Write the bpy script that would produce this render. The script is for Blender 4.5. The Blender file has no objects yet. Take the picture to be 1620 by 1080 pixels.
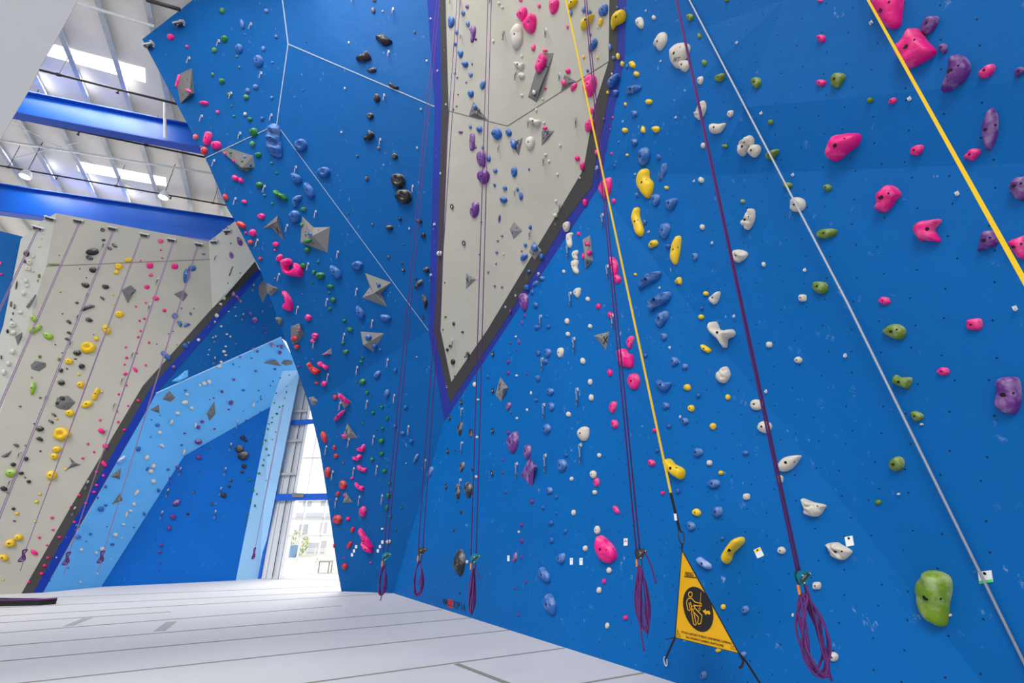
import bpy, bmesh, math, random
from mathutils import Vector, Matrix, noise
from mathutils.bvhtree import BVHTree
from mathutils.geometry import delaunay_2d_cdt

random.seed(7)
sc = bpy.context.scene
COL = sc.collection

# ------------------------------------------------------------------ camera
FOC = 714.0                       # focal length in pixels of the 1620 px wide frame
TILT = math.radians(22.1)
CAM = Vector((0, 0, 1.5))
cam = bpy.data.cameras.new('camera')
cam.sensor_fit = 'HORIZONTAL'; cam.sensor_width = 36.0
cam.lens = FOC / 1620 * 36
cam.clip_start = 0.05; cam.clip_end = 300
cam_ob = bpy.data.objects.new('camera', cam); COL.objects.link(cam_ob)
cam_ob.location = CAM
cam_ob.rotation_euler = (math.pi / 2 + TILT, 0, 0)
sc.camera = cam_ob

# ------------------------------------------------------------------ world, sun, exposure
sc.view_settings.view_transform = 'Standard'
sc.view_settings.look = 'None'
sc.view_settings.gamma = 1
sc.view_settings.use_curve_mapping = False
sc.view_settings.exposure = 0.2
world = bpy.data.worlds.new('world'); sc.world = world
world.use_nodes = True
bg = world.node_tree.nodes['Background']
bg.inputs[0].default_value = (1.0, 0.985, 0.96, 1)
bg.inputs[1].default_value = 0.66
_nt = world.node_tree
_tc = _nt.nodes.new('ShaderNodeTexCoord'); _sp = _nt.nodes.new('ShaderNodeSeparateXYZ'); _mr = _nt.nodes.new('ShaderNodeMapRange')
_mr.interpolation_type = 'SMOOTHSTEP'
_mr.inputs['From Min'].default_value = .35; _mr.inputs['From Max'].default_value = .85; _mr.inputs['To Min'].default_value = .66; _mr.inputs['To Max'].default_value = 1.5
_nt.links.new(_tc.outputs['Generated'], _sp.inputs[0]); _nt.links.new(_sp.outputs['Y'], _mr.inputs['Value']); _nt.links.new(_mr.outputs['Result'], bg.inputs[1])
sun = bpy.data.lights.new('sun', 'SUN')
sun.energy = 1.55; sun.angle = math.radians(22); sun.color = (1.0, 0.97, 0.92)
sun_ob = bpy.data.objects.new('sun', sun); COL.objects.link(sun_ob)
sun_ob.rotation_euler = Vector((-.28, -.72, .64)).to_track_quat('Z', 'Y').to_euler()
day = bpy.data.lights.new('window_daylight', 'AREA')
day.shape = 'RECTANGLE'; day.size = 5; day.size_y = 6; day.energy = 480; day.color = (0.95, 0.98, 1.0)
day_ob = bpy.data.objects.new('window_daylight', day); COL.objects.link(day_ob)
day_ob.location = (-5.6, 16.4, 4.0)
day_ob.rotation_euler = Vector((0.25, 1, 0.15)).to_track_quat('Z', 'Y').to_euler()

def area(name, loc, aim, sx, sy, energy, color=(1, .98, .95)):
    l = bpy.data.lights.new(name, 'AREA'); l.shape = 'RECTANGLE'; l.size = sx; l.size_y = sy; l.energy = energy; l.color = color
    o = bpy.data.objects.new(name, l); COL.objects.link(o); o.location = loc
    o.rotation_euler = (Vector(loc) - Vector(aim)).to_track_quat('Z', 'Y').to_euler()
# daylight falling through the two skylights seen, then added fill lamps
area('skylight_daylight', (-11.3, 8.2, 12.1), (-11.3, 9.2, 0), 3.2, 1.0, 110)
area('skylight_daylight', (-14.5, 12.2, 12.1), (-13.5, 11.0, 0), 3.6, 1.0, 120)
area('left_wall_fill', (-5.5, 1.2, 13.0), (-10.5, 12.5, 5), 7, 4, 560)  # unseen lamp added to brighten the left and far walls
area('facade_fill', (-13, 22, 12), (-13, 33, 1), 8, 5, 1300)  # added area lamp that brightens the facade outside the window
for lx, ly in ((-15.6, 11.2), (-11.9, 11.6), (-13.5, 7.6), (-9.5, 7.0)):  # first pair near the hanging lamps; second pair unseen, added to brighten the roof
    l = bpy.data.lights.new('high_bay_and_fill', 'POINT'); l.energy = 11; l.shadow_soft_size = .35; l.color = (1, .96, .9)
    o = bpy.data.objects.new('high_bay_and_fill', l); COL.objects.link(o); o.location = (lx, ly, 10.3)

# ------------------------------------------------------------------ finding points of the place
def ray(x, y):
    dx = x - 810; u = 540 - y
    return Vector((dx, FOC * math.cos(TILT) - u * math.sin(TILT), FOC * math.sin(TILT) + u * math.cos(TILT))) / FOC
def depth_of(p):
    d = p - CAM
    return d.y * math.cos(TILT) + d.z * math.sin(TILT)
def to_px(p):
    d = p - CAM
    f = d.y * math.cos(TILT) + d.z * math.sin(TILT); u = d.z * math.cos(TILT) - d.y * math.sin(TILT)
    return 810 + d.x / f * FOC, 540 - u / f * FOC
def hit(x, y, pl, off=0.0):
    n, p = pl; r = ray(x, y)
    return CAM + r * ((n.dot(p - CAM) + off) / n.dot(r))
def plane(a, b, c):
    n = (b - a).cross(c - a).normalized()
    if n.dot(CAM - a) < 0: n = -n
    return n, a
FLOOR = (Vector((0, 0, 1)), Vector((0, 0, 0)))
def upright(a, b):
    A = hit(*a, FLOOR); B = hit(*b, FLOOR)
    return plane(A, B, A + Vector((0, 0, 1)))

# ------------------------------------------------------------------ materials
def srgb(c):
    f = lambda v: v / 12.92 if v <= .04045 else ((v + .055) / 1.055) ** 2.4
    return tuple(f(v / 255) for v in c) + (1,)
def mat(name, rgb, rough=.6, metal=0, spec=.35, emit=None, bump=0, bscale=60, vary=0, vscale=3):
    m = bpy.data.materials.new(name); m.use_nodes = True
    nt = m.node_tree; b = nt.nodes['Principled BSDF']
    b.inputs['Base Color'].default_value = srgb(rgb)
    b.inputs['Roughness'].default_value = rough; b.inputs['Metallic'].default_value = metal
    b.inputs['Specular IOR Level'].default_value = spec
    if emit:
        b.inputs['Emission Color'].default_value = srgb(rgb); b.inputs['Emission Strength'].default_value = emit
    tc = nt.nodes.new('ShaderNodeTexCoord')
    if vary:
        n = nt.nodes.new('ShaderNodeTexNoise'); n.inputs['Scale'].default_value = vscale; n.inputs['Detail'].default_value = 3
        mp = nt.nodes.new('ShaderNodeMapRange'); mp.inputs['To Min'].default_value = 1 - vary; mp.inputs['To Max'].default_value = 1 + vary
        mx = nt.nodes.new('ShaderNodeMix'); mx.data_type = 'RGBA'; mx.blend_type = 'MULTIPLY'; mx.inputs['Factor'].default_value = 1
        mx.inputs['A'].default_value = srgb(rgb)
        nt.links.new(tc.outputs['Object'], n.inputs['Vector']); nt.links.new(n.outputs['Fac'], mp.inputs['Value'])
        nt.links.new(mp.outputs['Result'], mx.inputs['B']); nt.links.new(mx.outputs['Result'], b.inputs['Base Color'])
    if bump:
        n = nt.nodes.new('ShaderNodeTexNoise'); n.inputs['Scale'].default_value = bscale
        bp = nt.nodes.new('ShaderNodeBump'); bp.inputs['Strength'].default_value = bump; bp.inputs['Distance'].default_value = .01
        nt.links.new(tc.outputs['Object'], n.inputs['Vector']); nt.links.new(n.outputs['Fac'], bp.inputs['Height']); nt.links.new(bp.outputs['Normal'], b.inputs['Normal'])
    return m
def wall_mat(name, rgb, chalk=.5, chalk_rgb=(200, 220, 240), nuts=1, rough=.55, spec=.16, nut_rgb=(14, 28, 48)):
    """painted textured plywood: bolt holes on a lattice and smeared chalk"""
    m = mat(name, rgb, rough, 0, spec)
    nt = m.node_tree; b = nt.nodes['Principled BSDF']; L = nt.links.new
    N = nt.nodes.new
    uv = N('ShaderNodeUVMap')
    # broad faint unevenness of the paint
    nv = N('ShaderNodeTexNoise'); nv.inputs['Scale'].default_value = .9; nv.inputs['Detail'].default_value = 4
    L(uv.outputs['UV'], nv.inputs['Vector'])
    mp = N('ShaderNodeMapRange'); mp.inputs['To Min'].default_value = .88; mp.inputs['To Max'].default_value = 1.12; L(nv.outputs['Fac'], mp.inputs['Value'])
    mx = N('ShaderNodeMix'); mx.data_type = 'RGBA'; mx.blend_type = 'MULTIPLY'; mx.inputs['Factor'].default_value = 1
    mx.inputs['A'].default_value = srgb(rgb); L(mp.outputs['Result'], mx.inputs['B'])
    out = mx.outputs['Result']
    # chalk: small smears inside larger areas
    n1 = N('ShaderNodeTexNoise'); n1.inputs['Scale'].default_value = 1.7; n1.inputs['Detail'].default_value = 2; L(uv.outputs['UV'], n1.inputs['Vector'])
    ma = N('ShaderNodeMapping'); ma.inputs['Rotation'].default_value = (0, 0, .5); ma.inputs['Scale'].default_value = (1.6, 1, 1); L(uv.outputs['UV'], ma.inputs['Vector'])
    n2 = N('ShaderNodeTexNoise'); n2.inputs['Scale'].default_value = 7; n2.inputs['Detail'].default_value = 5; n2.inputs['Roughness'].default_value = .7; L(ma.outputs['Vector'], n2.inputs['Vector'])
    r1 = N('ShaderNodeMapRange'); r1.inputs['From Min'].default_value = .5; r1.inputs['From Max'].default_value = .68; L(n1.outputs['Fac'], r1.inputs['Value'])
    r2 = N('ShaderNodeMapRange'); r2.inputs['From Min'].default_value = .615; r2.inputs['From Max'].default_value = .70; L(n2.outputs['Fac'], r2.inputs['Value'])
    mu = N('ShaderNodeMath'); mu.operation = 'MULTIPLY'; L(r1.outputs['Result'], mu.inputs[0]); L(r2.outputs['Result'], mu.inputs[1])
    m3 = N('ShaderNodeMath'); m3.operation = 'MULTIPLY'; m3.inputs[1].default_value = chalk; m3.use_clamp = True; L(mu.outputs[0], m3.inputs[0])
    mc = N('ShaderNodeMix'); mc.data_type = 'RGBA'; mc.inputs['B'].default_value = srgb(chalk_rgb)
    L(m3.outputs[0], mc.inputs['Factor']); L(out, mc.inputs['A']); out = mc.outputs['Result']
    if nuts:
        mb = N('ShaderNodeMapping'); mb.inputs['Rotation'].default_value = (0, 0, .35); L(uv.outputs['UV'], mb.inputs['Vector'])
        v = N('ShaderNodeTexVoronoi'); v.inputs['Scale'].default_value = 4.6; v.inputs['Randomness'].default_value = .38; v.voronoi_dimensions = '2D'
        L(mb.outputs['Vector'], v.inputs['Vector'])
        th = N('ShaderNodeMapRange'); th.inputs['From Min'].default_value = .022; th.inputs['From Max'].default_value = .038
        th.inputs['To Min'].default_value = nuts; th.inputs['To Max'].default_value = 0; L(v.outputs['Distance'], th.inputs['Value'])
        md = N('ShaderNodeMix'); md.data_type = 'RGBA'; md.inputs['B'].default_value = srgb(nut_rgb)
        L(th.outputs['Result'], md.inputs['Factor']); L(out, md.inputs['A']); out = md.outputs['Result']
    L(out, b.inputs['Base Color'])
    nb = N('ShaderNodeTexNoise'); nb.inputs['Scale'].default_value = 90; L(uv.outputs['UV'], nb.inputs['Vector'])
    nc = N('ShaderNodeTexNoise'); nc.inputs['Scale'].default_value = 2.2; L(uv.outputs['UV'], nc.inputs['Vector'])
    ad = N('ShaderNodeMath'); ad.operation = 'MULTIPLY_ADD'; ad.inputs[1].default_value = 5; L(nc.outputs['Fac'], ad.inputs[0]); L(nb.outputs['Fac'], ad.inputs[2])
    bp = N('ShaderNodeBump'); bp.inputs['Strength'].default_value = .25; bp.inputs['Distance'].default_value = .01
    L(ad.outputs[0], bp.inputs['Height']); L(bp.outputs['Normal'], b.inputs['Normal'])
    return m
def hold_mat(name, rgb, chalk, rough=.45, chalk_rgb=(226, 224, 228)):
    """cast resin hold with chalk rubbed into it in patches"""
    m = mat(name, rgb, rough, 0, .45)
    nt = m.node_tree; b = nt.nodes['Principled BSDF']; L = nt.links.new; N = nt.nodes.new
    tc = N('ShaderNodeTexCoord')
    n = N('ShaderNodeTexNoise'); n.inputs['Scale'].default_value = 7; n.inputs['Detail'].default_value = 5; n.inputs['Roughness'].default_value = .65
    L(tc.outputs['Object'], n.inputs['Vector'])
    r = N('ShaderNodeMapRange'); r.inputs['From Min'].default_value = .47; r.inputs['From Max'].default_value = .64; r.inputs['To Max'].default_value = chalk
    sp = N('ShaderNodeSeparateXYZ'); L(tc.outputs['Generated'], sp.inputs[0])
    ma = N('ShaderNodeMath'); ma.operation = 'MULTIPLY_ADD'; ma.inputs[1].default_value = .24; L(sp.outputs['Z'], ma.inputs[0])
    sb = N('ShaderNodeMath'); sb.operation = 'SUBTRACT'; sb.inputs[1].default_value = .13; L(n.outputs['Fac'], sb.inputs[0]); L(sb.outputs[0], ma.inputs[2]); L(ma.outputs[0], r.inputs['Value'])
    mx = N('ShaderNodeMix'); mx.data_type = 'RGBA'; mx.inputs['A'].default_value = srgb(rgb); mx.inputs['B'].default_value = srgb(chalk_rgb)
    L(r.outputs['Result'], mx.inputs['Factor']); L(mx.outputs['Result'], b.inputs['Base Color'])
    nb = N('ShaderNodeTexNoise'); nb.inputs['Scale'].default_value = 130; L(tc.outputs['Object'], nb.inputs['Vector'])
    bp = N('ShaderNodeBump'); bp.inputs['Strength'].default_value = .22; bp.inputs['Distance'].default_value = .006
    L(nb.outputs['Fac'], bp.inputs['Height']); L(bp.outputs['Normal'], b.inputs['Normal'])
    return m

M = {}
M['blue'] = wall_mat('blue_wall_paint', (0, 98, 173), .55)
M['prow_blue'] = wall_mat('blue_prow_paint', (0, 88, 158), .5, nuts=.25)
M['niche_blue'] = wall_mat('niche_blue_paint', (0, 96, 186), .3, nuts=.2)
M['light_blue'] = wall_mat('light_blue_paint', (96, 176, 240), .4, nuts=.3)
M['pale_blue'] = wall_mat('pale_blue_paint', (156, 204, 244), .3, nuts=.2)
M['grey'] = wall_mat('grey_wall_paint', (174, 172, 162), .3, (235, 235, 230), nuts=.35, nut_rgb=(80, 80, 78))
M['white_grey'] = wall_mat('pale_wall_paint', (190, 192, 184), .3, (240, 240, 236), nuts=.2, nut_rgb=(110, 110, 108))
M['black_band'] = wall_mat('dark_stripe_paint', (66, 66, 66), .5, (150, 150, 150), nuts=.5)
M['violet_band'] = wall_mat('violet_stripe_paint', (42, 56, 148), .5, nuts=.5)
M['navy_band'] = wall_mat('navy_stripe_paint', (10, 50, 152), .5, nuts=.3)
M['edge_ply'] = mat('cut_plywood_edge', (150, 160, 176), .8)
M['seam'] = mat('lit_seam_edge', (176, 190, 206), .6)  # pale colour stands in for light catching the prow seam edges
M['seam_grey'] = mat('grey_seam_sealant', (120, 118, 112), .6)
M['mat_pad'] = mat('white_floor_mat', (206, 205, 207), .75, 0, .3, bump=.15, bscale=25, vary=.05, vscale=1.2)
M['mat_seam'] = mat('beige_mat_tape', (140, 138, 130), .9, bump=.2)
M['roof'] = mat('white_roof_foil', (236, 230, 220), .85, vary=.06, vscale=1.5, bump=.25, bscale=8)
M['steel_blue'] = mat('blue_steel_paint', (4, 92, 200), .34, 0, .5)
M['steel_blue_dark'] = mat('blue_steel_flange', (2, 70, 176), .4, 0, .5)
M['zinc'] = mat('galvanised_purlin', (190, 194, 196), .45, .3, .5, vary=.18, vscale=9)
M['pipe'] = mat('dark_pipe', (58, 52, 50), .5, .2)
M['white_paint'] = mat('white_paint', (228, 228, 226), .6)
M['panel_grey'] = mat('out_of_reach_grey_panel', (184, 187, 195), .7)
M['metal_panel'] = mat('building_panel', (206, 210, 216), .6, vary=.05)
M['lamp'] = mat('lit_lens', (255, 250, 240), .4, emit=9)
M['skylight'] = mat('skylight_sheet', (255, 255, 255), .4, emit=3.2)
M['steel'] = mat('bright_steel', (214, 216, 220), .32, .35, .5)
M['dark_steel'] = mat('dark_steel', (70, 70, 72), .4, .7)
M['sling'] = mat('dark_sling', (56, 50, 70), .8)
M['sling_pale'] = mat('pale_pink_sling', (190, 140, 160), .8)
M['rope'] = mat('purple_rope', (98, 44, 112), .8, bump=.4, bscale=300, vary=.25, vscale=60)
M['rope_dark'] = mat('dark_purple_rope', (66, 36, 92), .8, bump=.4, bscale=300)
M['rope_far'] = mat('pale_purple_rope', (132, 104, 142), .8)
M['rope_white'] = mat('grey_cable_jacket', (178, 182, 190), .6, vary=.12, vscale=40)
M['yellow_web'] = mat('yellow_webbing', (222, 184, 8), .7, bump=.3, bscale=200)
M['black_web'] = mat('black_webbing', (26, 26, 30), .8, bump=.3, bscale=200)
M['banner'] = mat('yellow_banner_vinyl', (232, 174, 6), .5, vary=.03)
M['ink'] = mat('black_ink', (30, 30, 32), .6)
M['ink_x'] = mat('black_marker', (34, 34, 36), .8)
M['teal'] = mat('teal_belay_device', (24, 130, 150), .3, .5)
M['orange'] = mat('orange_gate', (236, 128, 24), .4)
M['card'] = mat('white_card', (236, 238, 240), .6)
M['card_green'] = mat('green_card_stripe', (70, 220, 120), .6)
M['card_pink'] = mat('pink_card_stripe', (236, 60, 150), .6)
M['card_yellow'] = mat('yellow_card_stripe', (236, 214, 60), .6)
M['red_ink'] = mat('red_ink', (206, 40, 40), .6)
M['bolt'] = mat('dark_bolt_socket', (16, 16, 18), .5, .2)
M['volume'] = mat('grey_volume_grit', (112, 112, 114), .85, 0, .25, bump=.5, bscale=220, vary=.06, vscale=8)
M['volume_pale'] = mat('pale_grey_volume_grit', (132, 132, 132), .85, 0, .25, bump=.5, bscale=220, vary=.06, vscale=8)
M['tape_pale'] = mat('pale_floor_tape', (168, 168, 168), .9)
M['alloy'] = mat('dull_alloy', (150, 150, 156), .45, .3)
HOLD = {
    'K': hold_mat('black_resin', (34, 32, 36), .28, .38), 'Y': hold_mat('yellow_resin', (232, 192, 2), .12, .4, (240, 230, 190)),
    'P': hold_mat('pink_resin', (232, 10, 128), .22, .42, (246, 190, 215)), 'G': hold_mat('green_resin', (92, 122, 22), .45, .5, (200, 205, 170)),
    'B': hold_mat('blue_resin', (28, 92, 168), .5, .4, (150, 175, 215)), 'W': hold_mat('white_resin', (206, 200, 188), .1, .55),
    'R': hold_mat('red_resin', (196, 34, 40), .3, .4, (230, 170, 165)), 'U': hold_mat('purple_resin', (100, 42, 130), .5, .42, (190, 170, 200)),
    'A': M['volume'], 'L': hold_mat('pale_blue_resin', (112, 150, 214), .6, .45)}
M['green_deep'] = hold_mat('deep_green_resin', (16, 112, 52), .35, .4, (150, 190, 150))
M['lime'] = hold_mat('lime_resin', (140, 186, 30), .3, .5)
M['lime_big'] = hold_mat('moss_green_resin', (112, 148, 16), .4, .5, (205, 208, 180))

# ------------------------------------------------------------------ object helpers
def link(name, me, material=None, parent=None, smooth=False):
    o = bpy.data.objects.new(name, me); COL.objects.link(o)
    if material is not None:
        for m in (material if isinstance(material, (list, tuple)) else [material]): me.materials.append(m)
    if parent is not None: o.parent = parent
    if smooth:
        for p in me.polygons: p.use_smooth = True
    return o
def tag(o, label=None, cat=None, group=None, kind=None):
    if label: o['label'] = label
    if cat: o['category'] = cat
    if group: o['group'] = group
    if kind: o['kind'] = kind
    return o
def root(name, loc, label, cat, group=None):
    o = bpy.data.objects.new(name, None); COL.objects.link(o); o.location = loc; o.empty_display_size = .05
    bpy.context.view_layer.update() if False else None
    return tag(o, label, cat, group)
class MB:
    """collects shapes of one part, in world coordinates"""
    def __init__(s): s.v = []; s.f = []; s.mi = []
    def add(s, vs, fs, m=0):
        b = len(s.v); s.v += [Vector(v) for v in vs]; s.f += [[i + b for i in f] for f in fs]; s.mi += [m] * len(fs)
    def box(s, c, x, y, z, m=0):
        c = Vector(c); x = Vector(x); y = Vector(y); z = Vector(z)
        vs = [c + a * x + b * y + d * z for a in (-1, 1) for b in (-1, 1) for d in (-1, 1)]
        s.add(vs, [(0, 1, 3, 2), (4, 6, 7, 5), (0, 4, 5, 1), (2, 3, 7, 6), (0, 2, 6, 4), (1, 5, 7, 3)], m)
    def slab(s, pts, nrm, th, m=0):
        """polygon given by 3D points, thickened along -nrm"""
        n = len(pts); nrm = Vector(nrm).normalized()
        a = [Vector(p) for p in pts]
        s.add(a + [p - nrm * th for p in a], [list(range(n)), list(range(2 * n - 1, n - 1, -1))] + [[i, i + n, (i + 1) % n + n, (i + 1) % n] for i in range(n)], m)
    def bar(s, a, b, w, h, up=(0, 0, 1), m=0):
        a = Vector(a); b = Vector(b); d = (b - a); l = d.length; d.normalize()
        sd = d.cross(Vector(up)); sd = sd.normalized() if sd.length > 1e-4 else d.orthogonal().normalized()
        u = sd.cross(d)
        s.box((a + b) / 2, d * l / 2, sd * w / 2, u * h / 2, m)
    def tube(s, pts, r, n=6, m=0, closed=False):
        pts = [Vector(p) for p in pts]; k = len(pts); vs = []; prev = None
        for i, p in enumerate(pts):
            if closed: t = pts[(i + 1) % k] - pts[i - 1]
            else: t = pts[min(i + 1, k - 1)] - pts[max(i - 1, 0)]
            if t.length < 1e-9: t = Vector((0, 0, 1))
            t.normalize()
            a = prev - t * prev.dot(t) if prev is not None else t.orthogonal()
            if a.length < 1e-6: a = t.orthogonal()
            a.normalize(); prev = a; b = t.cross(a)
            rr = r[i] if isinstance(r, (list, tuple)) else r
            vs += [p + (a * math.cos(q) + b * math.sin(q)) * rr for q in [2 * math.pi * j / n for j in range(n)]]
        fs = []
        for i in range(k if closed else k - 1):
            i2 = (i + 1) % k
            fs += [(i * n + j, i * n + (j + 1) % n, i2 * n + (j + 1) % n, i2 * n + j) for j in range(n)]
        if not closed: fs += [list(range(n))[::-1], [(k - 1) * n + j for j in range(n)]]
        s.add(vs, fs, m)
    def build(s, name, material, parent=None, smooth=False, origin=None):
        o0 = Vector(origin) if origin is not None else (parent_world(parent) if parent is not None else Vector())
        me = bpy.data.meshes.new(name)
        me.from_pydata([v - o0 for v in s.v], [], s.f); me.validate()
        for p, m in zip(me.polygons, s.mi): p.material_index = m
        bm = bmesh.new(); bm.from_mesh(me); bmesh.ops.recalc_face_normals(bm, faces=bm.faces); bm.to_mesh(me); bm.free()
        o = link(name, me, material, parent, smooth)
        if origin is not None: o.location = o0 - (parent_world(parent) if parent is not None else Vector())
        return o
def parent_world(p):
    w = Vector()
    while p is not None: w += p.location; p = p.parent
    return w

# ------------------------------------------------------------------ the wall facets
PL = {}
PL['L'] = upright((622, 938), (1070, 1080))
base_l = hit(622, 938, PL['L']); tip = hit(703, 667, PL['L']); b0 = hit(947, 297, PL['L']); cr = hit(1500, 1010, PL['L'])
cr0 = cr + (cr - b0) * (cr.z / (b0.z - cr.z))
prow_foot = hit(540, 935, FLOOR)
PL['P5'] = plane(base_l, prow_foot, tip)
kk = hit(678, 523, PL['P5']); lw = hit(489, 640, PL['P5'])
PL['W'] = plane(tip, b0, kk)
def W(x, y): return hit(x, y, PL['W'])
wl = W(687.5, 169); wt = W(676, 0); wtt = W(664, -170)
PL['R'] = plane(b0, W(991, 0), cr)
r_ = ray(438, 197); qq = CAM + r_ * (7.6 / r_.y)
PL['P2'] = plane(kk, lw, qq)
sl = hit(325, 250, PL['P2'])
PL['P3'] = plane(kk, wl, qq); vv = hit(456, 70, PL['P3'])
PL['P1'] = plane(vv, qq, sl); PL['P4'] = plane(vv, wl, wt)
PL['N'] = upright((160, 928), (373, 918))
PL['AL'] = plane(hit(160, 928, FLOOR), hit(68, 937, FLOOR), hit(291, 721, PL['N']))
g1 = hit(247, 622, PL['AL'])
n1 = hit(291, 721, PL['N']); n2 = hit(428, 643, PL['N'])
PL['A2'] = plane(n1, n2, g1)
PL['S'] = upright((373, 918), (410, 915))
PL['G'] = plane(hit(68, 937, FLOOR), g1, hit(0, 940, FLOOR))
g2 = hit(413, 432, PL['G'])
PL['A1'] = plane(g1, g2, hit(445, 533, PL['A2']))
gtop = hit(330, 382, PL['G']); gcr = hit(336, 488, PL['G'])
PL['G2'] = plane(gtop, gcr, hit(401, 407, PL['G']) + Vector((.35, -.55, 0)))
PL['G3'] = plane(hit(89, 337, PL['G']), hit(35, 545, PL['G']), hit(20, 430, PL['G']) + Vector((-.15, -.35, 0)))

def facets(name, faces, mats, thick=.12):
    """faces: list of (list of 3D points, material index); shared points are welded"""
    vs = []; fs = []
    def vid(p):
        for i, q in enumerate(vs):
            if (q - p).length < 1e-4: return i
        vs.append(Vector(p)); return len(vs) - 1
    for pts, mi in faces: fs.append([vid(p) for p in pts])
    me = bpy.data.meshes.new(name); me.from_pydata(vs, [], fs)
    for p, (pts, mi) in zip(me.polygons, faces): p.material_index = mi
    bm = bmesh.new(); bm.from_mesh(me)
    for f in bm.faces:
        f.normal_update()
        if f.normal.dot(CAM - f.calc_center_median()) < 0: f.normal_flip()
    bmesh.ops.triangulate(bm, faces=bm.faces[:], ngon_method='EAR_CLIP')
    uvl = bm.loops.layers.uv.new('UVMap')
    for f in bm.faces:
        n = f.normal; u = Vector((0, 0, 1)).cross(n)
        u = u.normalized() if u.length > .05 else Vector((1, 0, 0))
        w = n.cross(u)
        for l in f.loops: l[uvl].uv = (l.vert.co.dot(u), l.vert.co.dot(w))
    bm.to_mesh(me); bm.free()
    o = link(name, me, mats)
    if thick:
        md = o.modifiers.new('thickness', 'SOLIDIFY'); md.thickness = thick; md.offset = -1
    tag(o, kind='structure')
    return o
def G(x, y): return hit(x, y, PL['G'])
def on(k, x, y, off=0): return hit(x, y, PL[k], off)

# right wall: lower facet, upper overhanging facet (its edge follows the violet stripe)
edge = [W(954, 270), W(970, 185), W(989, 87), W(991, 0), W(994, -170)]
def r_at(y, z):
    n, p = PL['R']; return Vector((p.x - (n.y * (y - p.y) + n.z * (z - p.z)) / n.x, y, z))
uu = on('R', 1115, 275) - PL['R'][0] * .1
a_, b_, c_ = on('R', 1178, 170), on('R', 1240, 0), on('R', 1275, -170)
w_right = facets('wall_right', [
    ([base_l, tip, b0, cr, cr0], 0),
    ([b0] + edge + [c_, b_, a_, uu], 0),
    ([b0, uu, a_, b_, c_, r_at(.6, 10.5), r_at(-2, 10.5), r_at(-2, 0), cr0, cr], 0)], [M['blue']])
# centre wall with painted stripes
w_center = facets('wall_center', [([tip, kk, wl, wt, wtt] + edge[::-1] + [b0], 0)], [M['violet_band']])
def lay(name, key, pts, material, off):
    return facets(name, [([hit(x, y, PL[key], off) for x, y in pts], 0)], [material], 0)
band = lay('wall_center_dark_stripe', 'W', [(711, 638), (686, 520), (690, 470), (695.5, 270), (698.7, 163), (695.5, 0), (693, -170), (980, -170), (977, 0), (976, 82), (954, 197), (941, 262), (937, 294), (900, 342), (791, 520)], M['black_band'], .004)
grey = lay('wall_center_grey_field', 'W', [(714, 604), (697, 522), (699, 470), (704, 325), (710, 178), (705, 0), (700, -170), (966, -170), (964, 0), (963, 97), (940, 170), (924, 262), (920, 273), (879, 342), (772, 520)], M['grey'], .008)
# the leaning prow
lft = [on('P2', 360, 330), on('P2', 371, 348), on('P2', 413, 430), on('P2', 445, 520), on('P2', 468, 580)]
t1a = on('P1', 225, 62); t1b = on('P1', 305, 0); t1c = on('P1', 520, -165); t1d = (on('P1', 447, 0) + on('P4', 447, 0)) / 2; t1e = on('P4', 432, -165)
w_prow = facets('wall_prow', [
    ([t1a, t1b, on('P1', 432, -95), t1d, vv, qq, sl], 0),
    ([sl, qq, kk, lw] + lft[::-1], 0),
    ([qq, vv, wl, kk], 0),
    ([t1d, on('P1', 432, -95), wtt, wt, wl, vv], 0),
    ([lw, kk, tip, base_l, prow_foot, on('P5', 533, 895), on('P5', 520, 800), on('P5', 506, 712)], 0)], [M['prow_blue']], .14)
# walls behind
floor_l = [hit(x, y, FLOOR) for x, y in ((0, 940), (68, 937), (160, 928), (373, 918), (410, 915))]
g_far = floor_l[0] + (floor_l[0] - floor_l[1]) * 1.2
g0 = floor_l[1]
g3a, g3b, g3c, g3d = G(89, 337), G(73, 420), G(35, 545), G(-45, 800)
w_left = facets('wall_left', [
    ([g0, g1, g2, G(401, 407), gcr, gtop, g3a, g3b, g3c, g3d, g_far], 0),
    ([gtop, gcr, on('G2', 405, 405), on('G2', 430, 400), on('G2', 392, 330), on('G2', 370, 351)], 1),
    ([g3a, g3b, g3c, g3d, on('G3', -60, 700), on('G3', 5, 515), on('G3', 33, 378), on('G3', 65, 350)], 1)], [M['grey'], M['white_grey']])
gb = [(33, 940), (90, 840), (107, 810), (226, 610), (262, 570), (337, 486), (401, 409), (409, 424), (270, 577), (237, 615), (107, 840), (52, 938.5)]
gbn = [(52, 938.5), (107, 840), (237, 615), (270, 577), (409, 424), (414, 431), (246.5, 622.5), (236, 642), (121, 840), (68, 937)]
lay('wall_left_dark_stripe', 'G', gb, M['black_band'], .006)
lay('wall_left_navy_stripe', 'G', gbn, M['navy_band'], .009)
t1 = on('A2', 445, 533); t2 = on('A2', 470, 580)
s1 = on('S', 410, 915); s2 = on('S', 470, 580)
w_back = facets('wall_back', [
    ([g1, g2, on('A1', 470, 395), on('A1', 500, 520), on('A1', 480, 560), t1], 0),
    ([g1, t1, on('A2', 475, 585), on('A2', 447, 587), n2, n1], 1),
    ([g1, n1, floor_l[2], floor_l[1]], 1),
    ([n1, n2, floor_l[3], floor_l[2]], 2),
    ([n2, on('A2', 447, 587), on('A2', 475, 585), s2, s1, floor_l[3]], 3)], [M['prow_blue'], M['light_blue'], M['niche_blue'], M['pale_blue']])
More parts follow.
